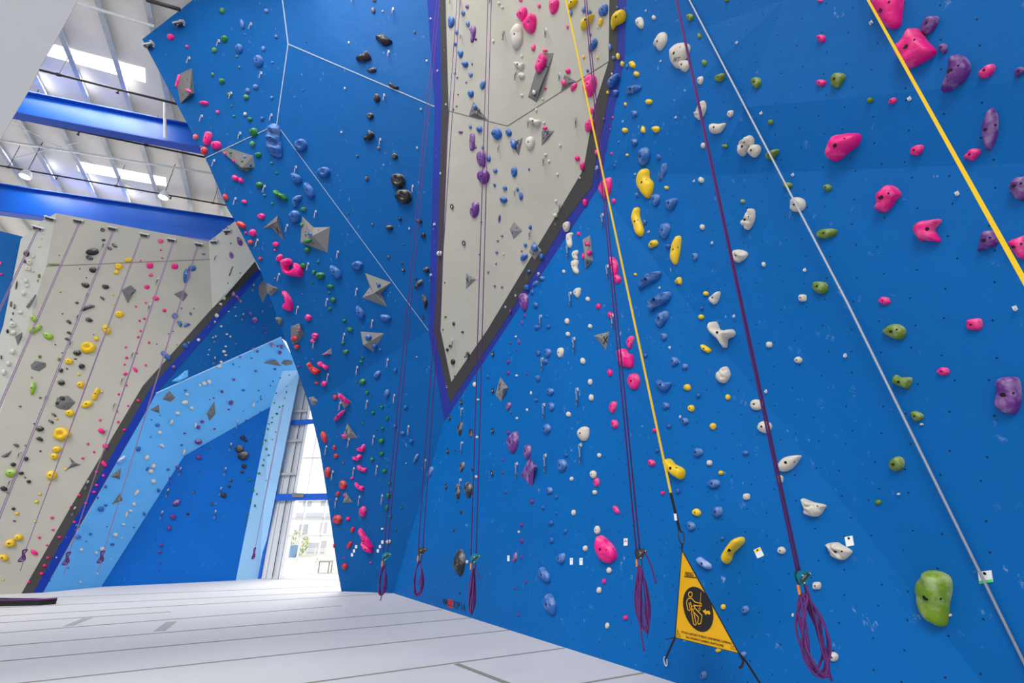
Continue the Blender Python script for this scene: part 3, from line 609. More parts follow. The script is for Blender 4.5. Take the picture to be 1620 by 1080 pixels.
HOLDS = """
K 162.5 363.8 7.5 6 0 o
K 163.8 379.8 6.8 3.5 0 o
K 181.2 388.2 10.5 5 30 o
K 173.2 392.8 9 4.5 20 o
K 146.2 398.5 20.5 12 -8 t
K 141.8 407.8 13 7 15 d
K 147.2 426.8 11.2 9.5 0 o
K 126.2 425 2 2 0 o
K 136.8 439.2 2.2 2.2 0 o
K 135 450.8 13 9 15 t
K 167.2 453.8 12 7 10 d
K 162 471.8 9 4.5 40 c
K 121.8 478.8 6.5 3.5 0 o
K 139.2 486.8 22.5 7.5 -20 c
K 98.8 496 2.5 2.2 0 o
K 141 505.8 12 7 10 d
K 109.2 509.2 9.5 5.5 35 c
K 110 526.8 9.5 4.5 25 c
K 107.2 536.5 10 5 20 c
K 87.5 545 2.5 2 0 o
K 148.2 528.8 2 1.5 0 o
K 122.2 557.8 12.5 9 0 o
K 98 558 2.5 1.5 0 o
K 119.2 567.5 5 2 0 o
K 129.5 579.5 10 8.5 15 o
K 106 583 3.5 3 0 o
K 96.2 585.5 8.5 6.5 0 o
K 41.8 401 10 11 0 t
K 39.2 413.5 6.5 5.5 0 o
K 26 451 3 15 10 o
K 23 485 3 9 5 o
K 17.5 480.8 3.5 10 5 o
K 20.5 495.5 2.5 5 0 o
K 12 523.8 5 6.5 0 o
K 2 565 3.5 7 0 o
K 18 505 2.5 3.5 0 o
Y 204 411.2 15 6.5 0 o
Y 188 421.5 13 9.5 0 o
Y 184.5 430.5 10.5 7 0 o
Y 189 497 14.5 10 0 o
Y 168.8 521.2 15.5 13.5 60 k
Y 152.8 535.8 7.5 7 0 o
Y 139.8 549.8 24 17.5 0 d
Y 109.5 571.5 13 9.5 15 o
Y 179.2 466 3 3 0 o
Y 180.2 481.5 3 2 0 o
G 85 418 20 3.5 0 t
G 93.8 403.8 2.5 1.5 0 o
G 62 436.2 5 6 0 o
G 60 443.8 3.5 4.5 0 o
G 53.8 503.8 13 10 50 k
G 56.5 520.5 21.5 11.5 -30 k
G 76.2 531.2 16.5 11.5 20 t
G 63.2 564 5 5 0 o
G 93.5 568.2 5 5 0 o
G 95.8 461.8 3 1.5 0 o
P 254 381.5 10 6.5 0 o
P 254.8 395.5 3.5 3 0 o
P 256.8 407.8 3.5 3 0 o
P 237.2 420 11 9.5 0 q
P 222.5 412 3.5 2.5 0 o
P 238.8 435 7 5.5 0 o
P 232.5 453.8 9.5 6.5 0 o
P 246.5 472 11 7 10 o
P 230.5 478.8 4 3 0 o
P 215 484.8 4 3.5 0 o
P 260 491 6.5 5.5 0 o
P 228.5 503.8 4 3.5 0 o
P 220.8 507.2 4 3.5 0 o
P 222.5 523.2 4 3.5 0 o
P 218.8 532.8 4.5 3.5 0 o
P 235.8 541.5 4.5 4 0 o
P 199.2 549 3.5 3 0 o
P 216.5 558.2 3.5 3 0 o
P 200.5 565.5 5 4 0 o
P 197 576.2 3.5 3 0 o
P 214 584.5 10 5 45 q
P 198.5 591.2 7.5 4.5 -20 o
P 230.5 577.5 3.5 3.5 0 o
B 248.2 544 2.2 2.2 0 o
B 266.8 527.5 2.2 2.2 0 o
B 262.5 562.5 20 8 42 q
W 46.8 415 11 9 0 o
W 44.5 425 11 9 10 k
W 63 389.5 5 5 0 o
W 53 405.8 5.5 6.5 0 o
W 41.5 444.5 6.5 7 0 o
W 43 452.5 5.5 4.5 0 o
W 37.5 463.8 7 9 0 o
W 32.5 494.2 7 6 0 o
W 20 513.8 11.5 9 0 o
W 21.2 526.2 11 7.5 0 o
W 20 556.2 9 8.5 0 o
W 13.8 575 7.5 8.5 0 o
W 6.2 588.8 7.5 10 0 o
W 68.8 368.8 3.5 5 0 o
W 65.5 377.5 3 4 0 o
W 52.5 428.8 4 4 0 o
P 1.2 416.2 3.5 6 0 o
P 2.5 434 5.5 3.5 0 o
K 97 604.8 11.5 8.5 0 o
K 98.8 630.2 8.5 6.5 0 o
K 90.5 637.5 5 4 0 o
K 85.5 656 10 4 35 c
K 81 666.5 10.5 4.5 30 c
K 62.8 677.8 13 8.5 0 o
K 54.2 670 3 2.5 0 o
K 63 694.5 12 7 20 c
K 25.8 704 9.5 5.5 20 t
K 41.2 725.5 8.5 6.5 0 o
K 21.2 734.5 8.5 6.5 0 o
K 33.8 748.2 8 5.5 0 o
K 39.8 755 3 2 0 o
K 45.8 761.5 7 5.5 0 d
K 6.5 772.8 12 7.5 20 o
K 21.5 804.5 6 4.5 0 o
K 22.5 823.8 5 2 0 o
K 63.8 713.2 4 2.5 0 o
K 63.8 629 4.5 2.5 0 o
Y 127.5 608.5 11.5 11.5 0 t
Y 152 623 21 10 -65 k
Y 161.2 620 4 2.5 0 o
Y 138 639.2 18 11 -15 o
Y 110.8 653.2 14 11 0 o
Y 98 686.2 27 20 0 d
Y 90.2 710.5 15 9.5 0 o
Y 86.5 721.5 12.5 10 0 o
Y 82 751.2 18 13.5 -20 o
Y 78 763.8 3.5 3 0 o
Y 63.5 781.2 5 3.5 0 o
Y 58.2 793.2 6.5 4.5 0 o
Y 27 811.8 7 4 0 o
Y 55.5 825 4.5 3 0 o
Y 125 592 4 4 0 o
Y 90 662 5 3 0 o
Y 103.8 742 5 3.5 0 o
G 52.2 614 21 9.5 -80 t
G 18 747.5 21 11.5 -5 o
G 40.5 704.2 4.5 2.5 0 o
G 12.5 779.2 4.5 3 0 o
G 31.8 642.5 5.5 2.5 0 o
G 50.5 596.8 2.5 2.5 0 o
P 188 623.2 4.5 3.5 0 o
P 199.8 608.8 4 3.5 0 o
P 202.8 641.5 4 3 0 o
P 185.2 650 3.5 3.5 0 o
P 158.2 664 4.5 3.5 0 o
P 187 667 5 3.5 0 o
P 160.2 681.2 10.5 7.5 30 q
P 167 705.2 10.5 7.5 15 q
P 138.8 701.5 4.5 4 0 o
P 148.8 714.5 4 3.5 0 o
P 131 724.5 5 3.5 0 o
P 165 733.5 12 6.5 50 q
P 152.8 746 5.5 4 0 o
P 164 752 5.5 4.5 0 o
P 153.2 767.2 6 4 0 o
P 149 778 6.5 4.5 0 o
P 125.8 783.2 6 4 0 o
P 136 795.8 5 4 0 o
P 112.2 801.2 4 3.5 0 o
P 82.5 818.5 6 4 0 o
P 118 825.5 6 4 0 o
P 83.8 837.5 5 3 0 o
P 218.8 633.5 6 4.5 0 o
P 196.8 679.5 6 4 0 o
L 192 727 18 7.5 -42 q
B 249.2 672.2 7.5 5.5 0 o
W 252.5 684 7 6.5 -20 c
B 239.5 663.8 2.5 2.5 0 o
B 238.5 691.2 3 2.5 0 o
W 256.2 705 8.5 6 30 c
B 218.8 710.2 8.5 7 -50 o
W 231.8 723.2 9.5 6 -45 o
W 242.5 736.8 7.5 7.5 0 o
W 238.2 745 8 7 0 o
B 233 741.2 7.5 3.5 -60 o
B 265.8 742.5 5.5 4 0 o
W 242.5 761 7 7.5 0 o
B 250.5 775.5 5.5 6 0 o
W 216.2 778.8 12.5 5 -50 k
B 167 769.5 4.5 5.5 0 o
W 211.8 796.8 5.5 6.5 0 o
W 206.5 807.8 6.5 4.5 0 o
W 200 813.8 10 3.5 -70 o
W 195.5 829.2 6.5 4 0 o
B 159.5 805 10 8.5 0 o
B 167.2 799 5 4 0 o
B 228 812.5 4.5 5.5 0 o
U 268.8 756.2 4 3.5 0 o
U 267.5 834.5 7.5 8.5 0 o
B 123 831.2 8.5 6 0 o
B 129.5 819.2 4 3.5 0 o
B 154.5 787 3 4.5 0 o
B 168.8 833 2 2 0 o
B 253.2 657 2.5 2 0 o
Y 29.5 849.5 14 10 -15 o
Y 16.8 858.8 17 12.5 -10 o
Y 6 881.2 15 11 20 t
Y 5 916.2 3.5 2.5 0 o
Y 14.2 889.5 2 2.5 0 o
P 62.2 849.8 5 3.5 0 o
P 94.5 849.5 6.5 4 0 o
P 74.2 862 4 3 0 o
P 54.2 873.5 14 6.5 30 o
P 76 881.8 6 4 0 o
P 71.2 894 6.5 4.5 0 o
P 66.2 906.8 6.5 5 0 o
P 45.8 920.5 5.5 4 0 o
B 123.8 849.2 9 6 0 o
B 142.8 844.5 5.5 4 0 o
B 136.2 856.2 2.5 1.5 0 o
W 128.8 869.2 5.5 5 0 o
W 162 867.8 9.5 6.5 0 o
W 152.5 873.8 5 4.5 0 o
W 182.2 845.5 8 7 0 t
W 192.5 850.8 3 2.5 0 o
W 175 884 2.5 2.5 0 o
W 154.2 907 3 3 0 o
W 127.2 920.2 4 3 0 o
W 89.5 881.5 3 2.5 0 o
B 93.5 861 2.5 3 0 o
B 108 898.2 2 2 0 o
B 79.5 918.5 2 2 0 o
B 177.5 860.8 7.5 4.5 0 o
B 212 833.8 3.5 2.5 0 o
U 255.2 862.2 6.5 5 0 o
U 253 873 6 5 0 o
U 253.2 890.2 3 2.5 0 o
U 250.8 901.2 3 2 0 o
B 245 852 4 3 0 o
P 276.5 421.2 11 9 0 q
B 321.8 401.8 6.5 3 0 o
B 304 424 12 9 0 q
B 294.8 437 22.5 12 -80 t
B 287 487.2 3 3 0 o
B 307.2 487.8 2.5 2.5 0 o
B 301.5 496 5.5 3.5 60 o
B 276.8 499.8 9.5 9 0 o
B 284.2 512 11 8 60 c
B 295.5 514 11.5 6.5 -20 c
B 274 523.8 2.5 2 0 o
B 280 545 2 1.5 0 o
U 357.8 369.5 5 4.5 0 o
U 379.2 381.8 14 8.5 70 t
U 365 385 2.5 2.5 0 o
U 366 403.5 11.5 7 80 t
K 368.2 422.5 2 2 0 o
K 379.8 431.8 2 2 0 o
K 360.8 447.5 2 2.5 0 o
K 365 430 15 2.2 -72 o
W 354.2 471.5 6.5 6.5 0 o
W 349.2 481.2 6 5 20 c
W 343 499 7 6.5 0 o
W 350 516 4 4 0 o
W 340.2 509 3.5 3 0 o
W 314.2 537.5 6 5 0 o
B 293.2 547 9.5 8.5 0 o
B 299.2 542.5 5 5 0 o
W 337.2 533.8 3 2.5 0 o
W 359 528.5 4 3.5 0 o
W 364.5 532.2 3.5 3.5 0 o
W 331 553.2 3 2 0 o
W 357 547.8 4.5 3 0 o
W 354.2 555.8 6.5 4.5 0 o
W 357.2 561.5 5 3.5 0 o
W 329.5 560.8 2.5 2 0 o
W 350 572.5 5 5 0 o
W 346.8 579.2 9 4.5 -15 o
U 275 580.5 6.5 6 0 o
U 369.5 465 8.5 6.5 -80 o
U 377.5 472.5 15.5 5 52 o
U 371.8 486 4.5 2.5 0 o
W 361.8 492.5 2.5 2 0 o
W 373.2 499.5 3.5 2 0 o
B 373 543.8 3.5 3 0 o
U 396.2 496.2 8 4.5 50 o
U 402.2 506.2 9.5 10 0 o
U 418.2 517.5 3.5 3.5 0 o
U 420.5 525.8 4 4 0 o
B 415 493.8 3.5 7.5 0 o
U 401 551 5.5 3.5 0 o
U 407.2 555.8 4.5 4 0 o
U 380 564.5 4 3 0 o
U 397.8 566.2 3.5 2.5 0 o
U 430.2 545.5 6.5 7 0 o
U 439.5 547.8 4.5 4 0 o
U 446 548.5 5.5 7 0 o
U 443 557.8 6 6.5 0 o
A 442 507 14 10 60 c
B 435.2 583.8 4.5 4 0 o
B 369 576 3 3 0 o
B 379.2 580 2 2 0 o
B 405 587 6 3.5 0 o
R 472.5 579.2 3 2.5 0 o
P 478.8 465 2 1.5 0 o
B 293.5 617.2 4.5 3.5 0 o
W 295.8 623.5 6.5 4.5 0 o
W 316.2 609.2 4.5 4 0 o
W 323.2 606 7.5 6.5 0 o
W 330.8 603.8 7 6.5 0 o
W 292.5 636.2 11 6.5 -15 o
W 303.2 645 7 5 0 o
W 280.8 653.2 7.5 6.5 0 t
U 370 600.2 5.5 4 0 o
U 351.2 619.2 5 5 0 o
U 338.2 629.5 3.5 2.5 0 o
U 331.8 632 2.5 2 0 o
U 365.2 636.8 8.5 7 -40 o
B 385 617 5.5 4 0 o
B 409.2 617.5 3 2.5 0 o
B 412.5 627.2 2.5 3 0 o
B 412.8 631.2 3.5 3 0 o
B 407.5 635.2 2 1.5 0 o
B 436.8 621.8 3 2.5 0 o
B 443.2 598 3 2 0 o
B 432 602.8 3 2.5 0 o
B 427.8 609.8 3 2.5 0 o
W 401.2 640 7.5 3.5 -70 o
B 385 650.2 2 2 0 o
U 362 647.5 4.5 2.5 0 o
W 271.2 667.5 9 5 -55 k
U 319.8 666.8 7 5 0 o
U 314 675.8 7 6.5 0 o
W 309.5 672.5 8.5 3.5 -80 o
U 292.2 685 5 3 0 o
U 339.5 678.2 4.5 3 0 o
B 331 708.2 3 4 0 o
B 287.5 703.8 4.5 3.5 0 o
U 313.8 698.5 11.5 9 0 o
W 291.2 715 10 4 -70 o
U 314.5 723 9.5 8.5 0 o
U 280.8 738.5 6 5.5 0 o
U 267.8 765.2 3.5 2.5 0 o
U 265.8 742.5 4 4 0 o
B 315.8 744.5 3.5 5.5 0 o
K 384 692 8 8 0 o
K 389 696.8 6 4.5 0 o
K 378.5 710 14 12.5 0 d
K 384.5 720.5 17.5 14.5 -20 d
K 385.8 737.2 8.5 7.5 0 o
K 382.8 746.2 6 5 0 o
K 365 760 5.5 4 0 o
K 362.8 769.2 5 4.5 0 o
K 353.5 783.2 10.5 8.5 0 o
K 335 797.2 5 5 0 o
K 306.5 778.2 4.5 4.5 0 o
K 297.2 812.8 4.5 4.5 0 o
U 279 795.2 13.5 9 -32 o
U 273.5 817.2 9.5 9 0 o
B 412.2 651.5 3 3 0 o
U 400 658.8 3 2.5 0 o
U 389.2 664.5 3 2.5 0 o
U 371.2 686 2.5 3 0 o
G 434.2 637 3 2.5 0 o
G 448 642.2 2.5 2.5 0 o
G 442.2 643.8 3 2.5 0 o
G 438 654.2 4.5 3.5 0 o
G 430.8 660.5 3 2.5 0 o
G 430 668 3 3 0 o
G 425.2 670.5 3 2.5 0 o
G 423.8 678.5 2.5 4 0 o
G 417.8 685.8 4 3.5 0 o
G 414.8 702 4.5 3.5 0 o
G 420.2 696.5 4 3.5 0 o
G 421.2 710 4 3.5 0 o
G 425.2 719.8 3 3.5 0 o
G 417.2 727.2 2.5 3 0 o
G 415.8 735.8 4 3.5 0 o
G 409.8 748.5 4.5 3.5 0 o
G 396 759.2 6.5 4 0 o
G 402.5 764.2 2.5 2.5 0 o
G 400.8 775 4 6 0 o
G 406.2 781.2 3 3 0 o
G 396.2 792.5 3.5 6 0 o
G 403.2 799.8 3 5 0 o
G 392.5 811.8 3.5 3.5 0 o
G 390.5 821.5 4 3.5 0 o
G 388 831.2 3.5 3 0 o
G 450.8 629.5 2.5 2 0 o
G 453.2 620 2.5 4.5 0 o
G 453.2 610.8 2 1.5 0 o
G 421.2 760 2 2 0 o
G 436.2 683.2 2 2 0 o
G 430.8 695 2 2 0 o
G 457.5 593.2 2 2 0 o
G 352 17.5 8.5 11 0 t
G 355.8 62 9.5 11 0 o
G 339.8 79.5 7.5 9 0 o
G 375.2 89.2 3.5 3.5 0 o
G 379 106.5 3.5 4.5 0 o
G 336.8 118 5 6.5 0 o
G 351.5 128.5 8.5 9.5 0 o
G 362.8 150 7 6.5 0 o
G 390 154 8 8.5 0 o
G 366.8 167.5 3 3.5 0 o
G 370.5 183.8 3.5 4 0 o
G 396 188.5 7.5 6.5 0 o
G 402 209.5 12.5 14 0 o
G 400 227.8 8.5 9.5 0 o
G 408.8 245 10 9.5 10 t
G 378 215 3.5 4.5 0 o
G 430 257.8 4 4 0 o
P 271 59 9.5 10 0 o
P 296.8 73.8 5 5 0 o
P 323 163 13.5 8 10 t
P 344.8 177.2 5.5 6 0 o
P 329.2 219 23 11.5 -75 q
P 343 230 14.5 13.5 0 q
R 310.2 216.8 7.5 9.5 0 o
R 324 238.8 10 13 0 o
R 318.8 232.5 3 3.5 0 o
B 383.8 38.8 16.5 7 80 t
B 388 54.5 2.5 3 0 o
B 422 17.5 7 6.5 0 o
B 379 77.5 10.5 15.5 0 o
B 410 97.5 14.5 18 0 o
B 417.5 77 6 8 0 o
B 437.5 58.2 5 6 0 o
B 431.2 98.8 4 3.5 0 o
B 405 137.5 8.5 7.5 0 o
B 392.5 143.2 7 7.5 0 o
B 430.5 154.5 4.5 5 0 o
W 388.2 180.5 5 6 0 o
B 415 187.5 6.5 6 0 o
P 281.8 128 22.5 5 -75 q
P 298.8 143.5 10 5 30 o
B 476.8 230 19 19.5 0 d
P 370 254.5 4.5 4 0 o
P 356.2 243.2 4 4 0 o
G 365 241.5 4 3.5 0 o
B 387.2 247.8 5 4 0 o
G 383 255 3 3 0 o
B 396.2 260.8 4.5 6 0 o
K 484.5 65.8 2 2.5 0 o
B 480 142.5 2 3.5 0 o
R 357.5 311.8 12 7 60 o
R 382 355.5 17.5 8.5 30 o
P 387 319 8.5 6.5 30 o
P 414 342 11.5 9 10 d
P 400.5 368.2 10.5 12 0 o
P 389.2 368.2 3.5 5 0 o
R 397 383 10 7 20 o
R 412.2 409 6 5.5 0 o
P 436.8 386.2 9.5 8.5 0 o
P 435.2 395.5 3.5 3.5 0 o
P 442.5 407.8 9.5 12.5 30 o
P 435.2 440.5 3 2.5 0 o
G 411 292.5 10.5 10 0 o
G 480.5 330.8 9 8 0 t
G 437.8 273.8 4.5 3.5 0 o
G 430.8 321.8 4 3.5 0 o
G 418.8 308.8 4 4 0 o
G 391.2 268.8 8.5 4.5 0 o
G 380.5 264.5 3.5 3.5 0 o
G 478 355 5 6.5 0 o
G 487 381.2 14 7.5 -15 o
G 486.5 395.2 10 8.5 0 o
G 480 420.2 8.5 9.5 0 o
G 507 435.8 14 11.5 0 o
G 497 430.5 6 7 0 o
G 503.2 414.5 4.5 3.5 0 o
G 494.5 446.8 3.5 2.5 0 o
G 522.8 453 11.5 7 10 o
G 521.2 462.5 3.5 3 0 o
G 483.8 371 2.5 3 0 o
B 490.8 370.2 6 6 0 o
B 469.2 282 20 15 50 t
B 489.5 301.2 27.5 15 65 t
B 470 317.5 21.5 12.5 -60 c
B 467 342.5 16.5 21 0 o
B 513.2 272.5 18.5 17.5 0 d
B 531.2 430 25 15 55 t
B 566 420 16.5 15.5 0 d
K 565.5 246.8 4 3.5 0 o
K 580.5 282.2 6.5 7 0 o
K 552 337.5 2.5 2 0 o
K 589.5 354.5 3.5 4 0 o
P 488.2 502 10 10 0 o
P 498.8 531.2 10 10 0 d
P 495 538.8 7.5 6 0 o
G 527.5 474 9.5 8.5 0 o
G 522.2 488 6.5 5 0 o
G 545 507 7 5.5 0 o
G 553.8 520.8 10.5 7 20 o
G 542.8 542.5 6.5 4.5 0 o
G 547 555.8 9.5 7 0 o
G 574 565.5 4.5 3.5 0 o
G 571 572 6.5 4 0 o
G 573.8 603.5 10.5 9 0 o
G 563.5 604.5 3 2.5 0 o
G 580.8 621 6 5.5 0 o
G 586.2 626.8 3 2.5 0 o
G 604.5 643.5 5 5 0 o
G 590.2 652.5 6 5 0 o
G 613 661.8 4.5 6.5 0 o
R 466.2 535 10 8.5 0 o
R 470 548 9.5 7.5 0 o
P 474.2 518.8 2.5 2.5 0 o
P 471.5 523.2 2.5 2.5 0 o
P 515.8 559.2 6 3.5 0 o
R 501.2 605.5 7.5 4 10 o
P 513.2 606.5 9.5 9 0 o
R 530.8 627.8 6.5 8 0 o
B 599.2 451 6 6.5 0 o
B 583 533.5 10.5 11 0 o
B 592.5 547.5 9 8.5 0 o
B 570 493.8 22.5 12.5 65 t
B 610 502.5 17.5 11 20 o
B 601.5 553 4.5 4 0 o
B 597 592.5 15 9 -55 o
B 625.8 585.5 5.5 8 0 o
B 612.5 622.5 8 15 0 o
B 642 643.8 6.5 7 0 o
B 614.5 641.5 2.5 2.5 0 o
B 556 453.5 2 2 0 o
W 659.5 564.5 2 2 0 o
K 614.2 406.2 4.5 5 0 o
K 636.2 416.2 3.5 3.5 0 o
K 638.2 426.5 5 7 0 o
K 674.5 427 9.5 11 30 c
K 658 440.8 3.5 3.5 0 o
K 662.5 448.8 17.5 8.5 -45 t
K 671.8 476.2 23 9 80 c
K 668.8 500.8 3.5 6.5 0 o
G 605.2 677 5.5 5 0 o
G 574.2 669.5 3 3 0 o
G 596 678.8 3 2.5 0 o
G 603.5 697.2 9.5 8.5 0 o
G 603.8 717.5 7.5 6.5 0 o
G 589 726.2 6 6.5 0 o
G 608 744.5 8 6.5 0 o
G 616.5 764 6 4 0 o
G 614.5 783.2 7 8.5 0 o
G 612.5 802.8 6 9 0 o
G 617.8 816.5 5.5 3.5 0 o
G 635 802.8 3 3.5 0 o
G 626.2 836.8 2.5 3.5 0 o
W 615 856.2 8 6.5 0 o
W 605 836.2 4.5 3.5 0 o
P 544 689.2 5 7.5 -60 o
P 557.2 755.8 5 4.5 0 o
R 513 691.2 21 8 75 o
R 529.2 707.8 8.5 5 80 o
R 531.8 720.8 6.5 7.5 0 o
R 543.2 731.8 2.5 2.5 0 o
R 518.8 746.2 9.5 16.5 0 o
R 543 766.5 11.5 15 0 d
R 535 780.5 6.5 7.5 0 d
R 534.5 820.8 14 14 0 d
R 558 837.2 6 9.5 15 o
R 553.2 861.5 13 6.5 -65 o
R 529 862.5 3.5 8.5 0 o
R 546 895 9 9.5 0 o
R 544.5 882 2.5 2 0 o
R 523.8 790 2 2 0 o
P 551 819.8 6.5 6 0 o
P 574.5 808.5 12 16 0 o
P 545.5 782.5 4 5 0 o
P 586.8 889.2 3.5 3 0 o
B 625.2 674.2 6 7.5 0 o
B 637.5 684.2 8.5 6.5 0 o
B 650.8 697.5 7 7.5 0 o
B 658 725 16.5 6.5 -65 t
B 680.8 747.5 21 7.5 -70 t
T 563.5 864.5 3.5 5 0 o
T 560.2 871 3.5 5 0 o
T 557 877.2 3.5 5 0 o
T 601.2 864.2 3.5 5 0 o
T 597.8 871 3.5 5 0 o
T 605 857 3.5 5 0 o
K 745.5 684.5 14 6 90 t
K 731.2 738.2 18 6.5 -75 d
K 725 777 24.5 7 90 t
K 741.8 774.2 25 11 90 o
K 748 742.5 3 4 0 o
K 723.8 793.8 2 2.5 0 o
K 729.8 810 3 7 0 o
K 718.2 838.8 2.5 4 0 o
W 739.2 888.5 3.5 6 0 o
K 721 711.8 2.5 3 0 o
W 642.5 732.5 2 2 0 o
K 592.5 0.8 7.5 4.5 0 o
K 590.8 16.8 6.5 10 0 o
K 596.5 155.5 10.5 13 0 o
K 586 184 11 10 0 d
K 599.5 234 5.5 6 0 o
K 624.5 247.5 10 9.5 0 d
K 656.2 51.2 4 4 0 o
W 605.8 18.2 3.5 3 0 o
U 739.5 10.5 5.5 6.5 0 q
B 733.2 21.2 6 8.5 0 o
B 740.8 38 6.5 9 0 o
B 722.8 51.2 5.5 7.5 0 o
B 720.5 70 4.5 6 0 o
B 729 85.2 7.5 13.5 0 o
B 736.2 102 9.5 11 0 t
B 745 118 6 8.5 0 o
B 723.5 122.5 3 4 0 o
U 719.8 115.8 3 5 0 o
U 737.8 130 3 3 0 o
U 724.8 149.2 2.5 3 0 o
U 722.5 168 2.5 3 0 o
U 717.5 173 2.5 2.5 0 o
B 745.5 148.5 9 12 0 o
K 630.5 286.2 23.5 23 0 d
K 639.2 310.8 25 24.5 0 d
K 616.2 360 12.5 8.5 10 o
K 663.8 349.5 10 7 30 c
K 670 372.8 7.5 10 20 c
K 633.2 346.2 6 6 0 o
K 638.5 386 2.5 2.5 0 o
W 695.5 400.8 7.5 9 0 o
U 729 209 7 4 0 q
U 752.8 232.8 3 4.5 0 o
U 766 279.8 17.5 23 0 o
U 790.5 345.8 13.5 4 -85 t
U 794.5 373 4 3 0 o
U 787.8 380.8 3.5 3 0 o
U 786.2 399.2 4 5 0 o
U 785 417 2.5 2.5 0 o
U 783 452 4 3.5 0 o
U 794.5 454 3.5 3.5 0 o
U 761.8 351.2 2.5 3 0 o
K 772.8 430.5 2.5 4.5 0 o
K 703.8 446.8 2 2 0 o
K 758.8 402.5 2 2 0 o
B 744.5 200.5 5 6 0 o
B 759 204.5 9 10.5 0 o
B 805.2 210 9 12 0 o
B 812.5 227.5 8.5 15 0 o
B 764 233 4.5 6 0 o
B 773.5 250.8 6.5 11.5 0 o
B 783.8 270.2 6.5 7.5 0 o
B 782.8 292.8 4 5.5 0 o
B 799.2 297.8 7 6.5 0 o
B 797.2 316.2 10.5 11 0 o
B 814 271.8 9.5 16.5 0 o
B 819.2 299.8 4 6.5 0 o
B 824.5 310 6.5 13 0 o
U 825.5 397 2.5 3 0 o
U 744.2 45.8 3.5 4.5 0 o
U 752.8 62 4 4 0 o
U 747 100.8 3 5 0 o
W 789.8 5.5 4.5 5 0 o
W 795.2 11.8 4 5 0 o
W 780.8 65.2 4 6 0 o
P 824 1 6 4 0 o
P 853.2 9.5 5 7.5 0 o
P 898 42.8 4 6.5 0 o
P 844.2 75.5 6.5 13.5 10 k
P 862.5 80.2 8 5.5 0 o
W 825.8 89 3.5 5.5 0 o
W 825.8 120 9.5 10 0 o
W 845.2 146 4.5 7.5 0 o
W 826 150.8 4.5 5.5 0 o
W 859 156.8 3.5 4 0 o
P 863 139.8 4 4.5 0 o
P 899 113 8.5 8.5 0 o
P 892.2 130.5 6.5 11 0 o
P 908 137.5 15 7.5 -60 o
P 936 175.5 7.5 10.5 0 o
W 848.8 174.2 4 6.5 0 o
P 862.5 202.8 8.5 6 -15 o
W 886.5 230.2 4 5 0 o
W 863.5 245 5 5 0 o
W 868.8 255 4 5.5 0 o
P 913.8 250.8 8 9 0 o
P 921.2 262 8 14 0 o
P 944.2 241.2 6 9.5 0 o
B 751.2 169.8 7 7.5 0 o
B 764.5 134.5 15 7.5 -65 o
B 902.5 20.8 7.5 10 0 o
B 923.5 15.8 6.5 10.5 0 o
B 932.8 20.5 7.5 9 0 o
B 934.2 54.8 4 5 0 o
Y 923.8 90.5 4 5.5 0 o
Y 945.5 91.5 3.5 5 0 o
B 929.8 111.8 4.5 5.5 0 o
W 861.2 194.2 4 4.5 0 o
B 977 12.5 3.5 6 0 o
W 1013.2 36.5 10.5 22 -5 t
W 1035 28 5.5 8 0 o
G 1092.8 27.5 10.5 11.5 0 o
G 1107.2 57 6 9 0 o
G 1150.5 1 6.5 5 0 o
G 1115.2 99.5 7.5 10 0 o
W 1108.5 127.2 8.5 16 15 t
W 1156.2 180 8.5 12 20 o
W 1113 230.2 6.5 9.5 0 o
G 1147 231 7 6.5 -30 o
B 965.2 74.5 5.5 11.5 0 o
B 971 92 5 7.5 0 o
Y 978 89.2 6.5 11 0 o
Y 985 101.5 6.5 9.5 0 o
Y 1001.2 102.5 8.5 11.5 0 o
Y 1007.8 117.2 8.5 8.5 0 o
B 992.5 105.2 4 8 0 o
B 974.8 147 10 10 0 o
Y 961.8 146.5 4.5 6 0 o
Y 990 164.8 4 6 0 o
Y 1027.5 161.2 10 9 -20 o
B 1004.5 180 9.5 10.5 0 o
P 970 186.2 3.5 5 0 o
B 966 205 3 4 0 o
Y 989.5 206.2 8.5 8.5 0 o
Y 1018 206 6.5 14.5 0 c
Y 1038.8 204.5 10.5 10.5 0 o
B 1004.5 225 10 11 0 o
B 979.2 225 2.5 4.5 0 o
P 968 243 3.5 5 0 o
Y 992.8 245.2 4 5 0 o
B 1042.5 248 7 9.5 0 o
U 955.5 188.2 3 4.5 0 o
B 837.2 267.8 3 4 0 o
P 963.2 317.5 3 4.5 0 o
P 971.5 317.8 5.5 9.5 0 o
P 925.8 320.2 7.5 12 0 o
W 882.5 275.8 4 5 0 o
W 880 318 4.5 5 0 o
W 878.8 340.8 6.5 7 0 o
P 916 370 5 7 0 o
P 929.2 385.5 7.5 6.5 0 o
P 931.8 400.5 8.5 8 0 o
P 923.2 405 5 10 0 o
W 892.5 429.5 4.5 6 0 o
P 977.5 441.5 11 13.5 0 o
P 947.5 484.5 7 9.5 0 o
P 965.8 498 7 10.5 0 o
W 930.5 473.2 6 8 0 o
W 897.5 508 6.5 11.5 0 t
W 934.2 516.2 6 7.5 0 o
B 839.2 359.5 5 8 0 o
B 846 392 9 12 0 o
B 857.5 405.5 6.5 10 0 o
B 831.5 387.8 5 6.5 0 o
B 837.2 429 5.5 5 0 o
B 858 440 9 7.5 0 o
B 847.5 448.8 12 6.5 -50 o
B 833.8 454.5 7.5 10 0 o
B 842.5 462 6.5 9 0 o
B 848.5 482.5 8 10 0 o
U 830.2 499.5 3.5 7 0 o
U 826.2 510.8 3.5 7.5 0 o
B 850 517.5 7.5 8.5 0 o
B 868.2 516.5 6.5 7 0 o
U 807.5 492.5 4 7.5 0 o
W 797 401.8 2.5 3 0 o
B 866.2 500 2.5 3 0 o
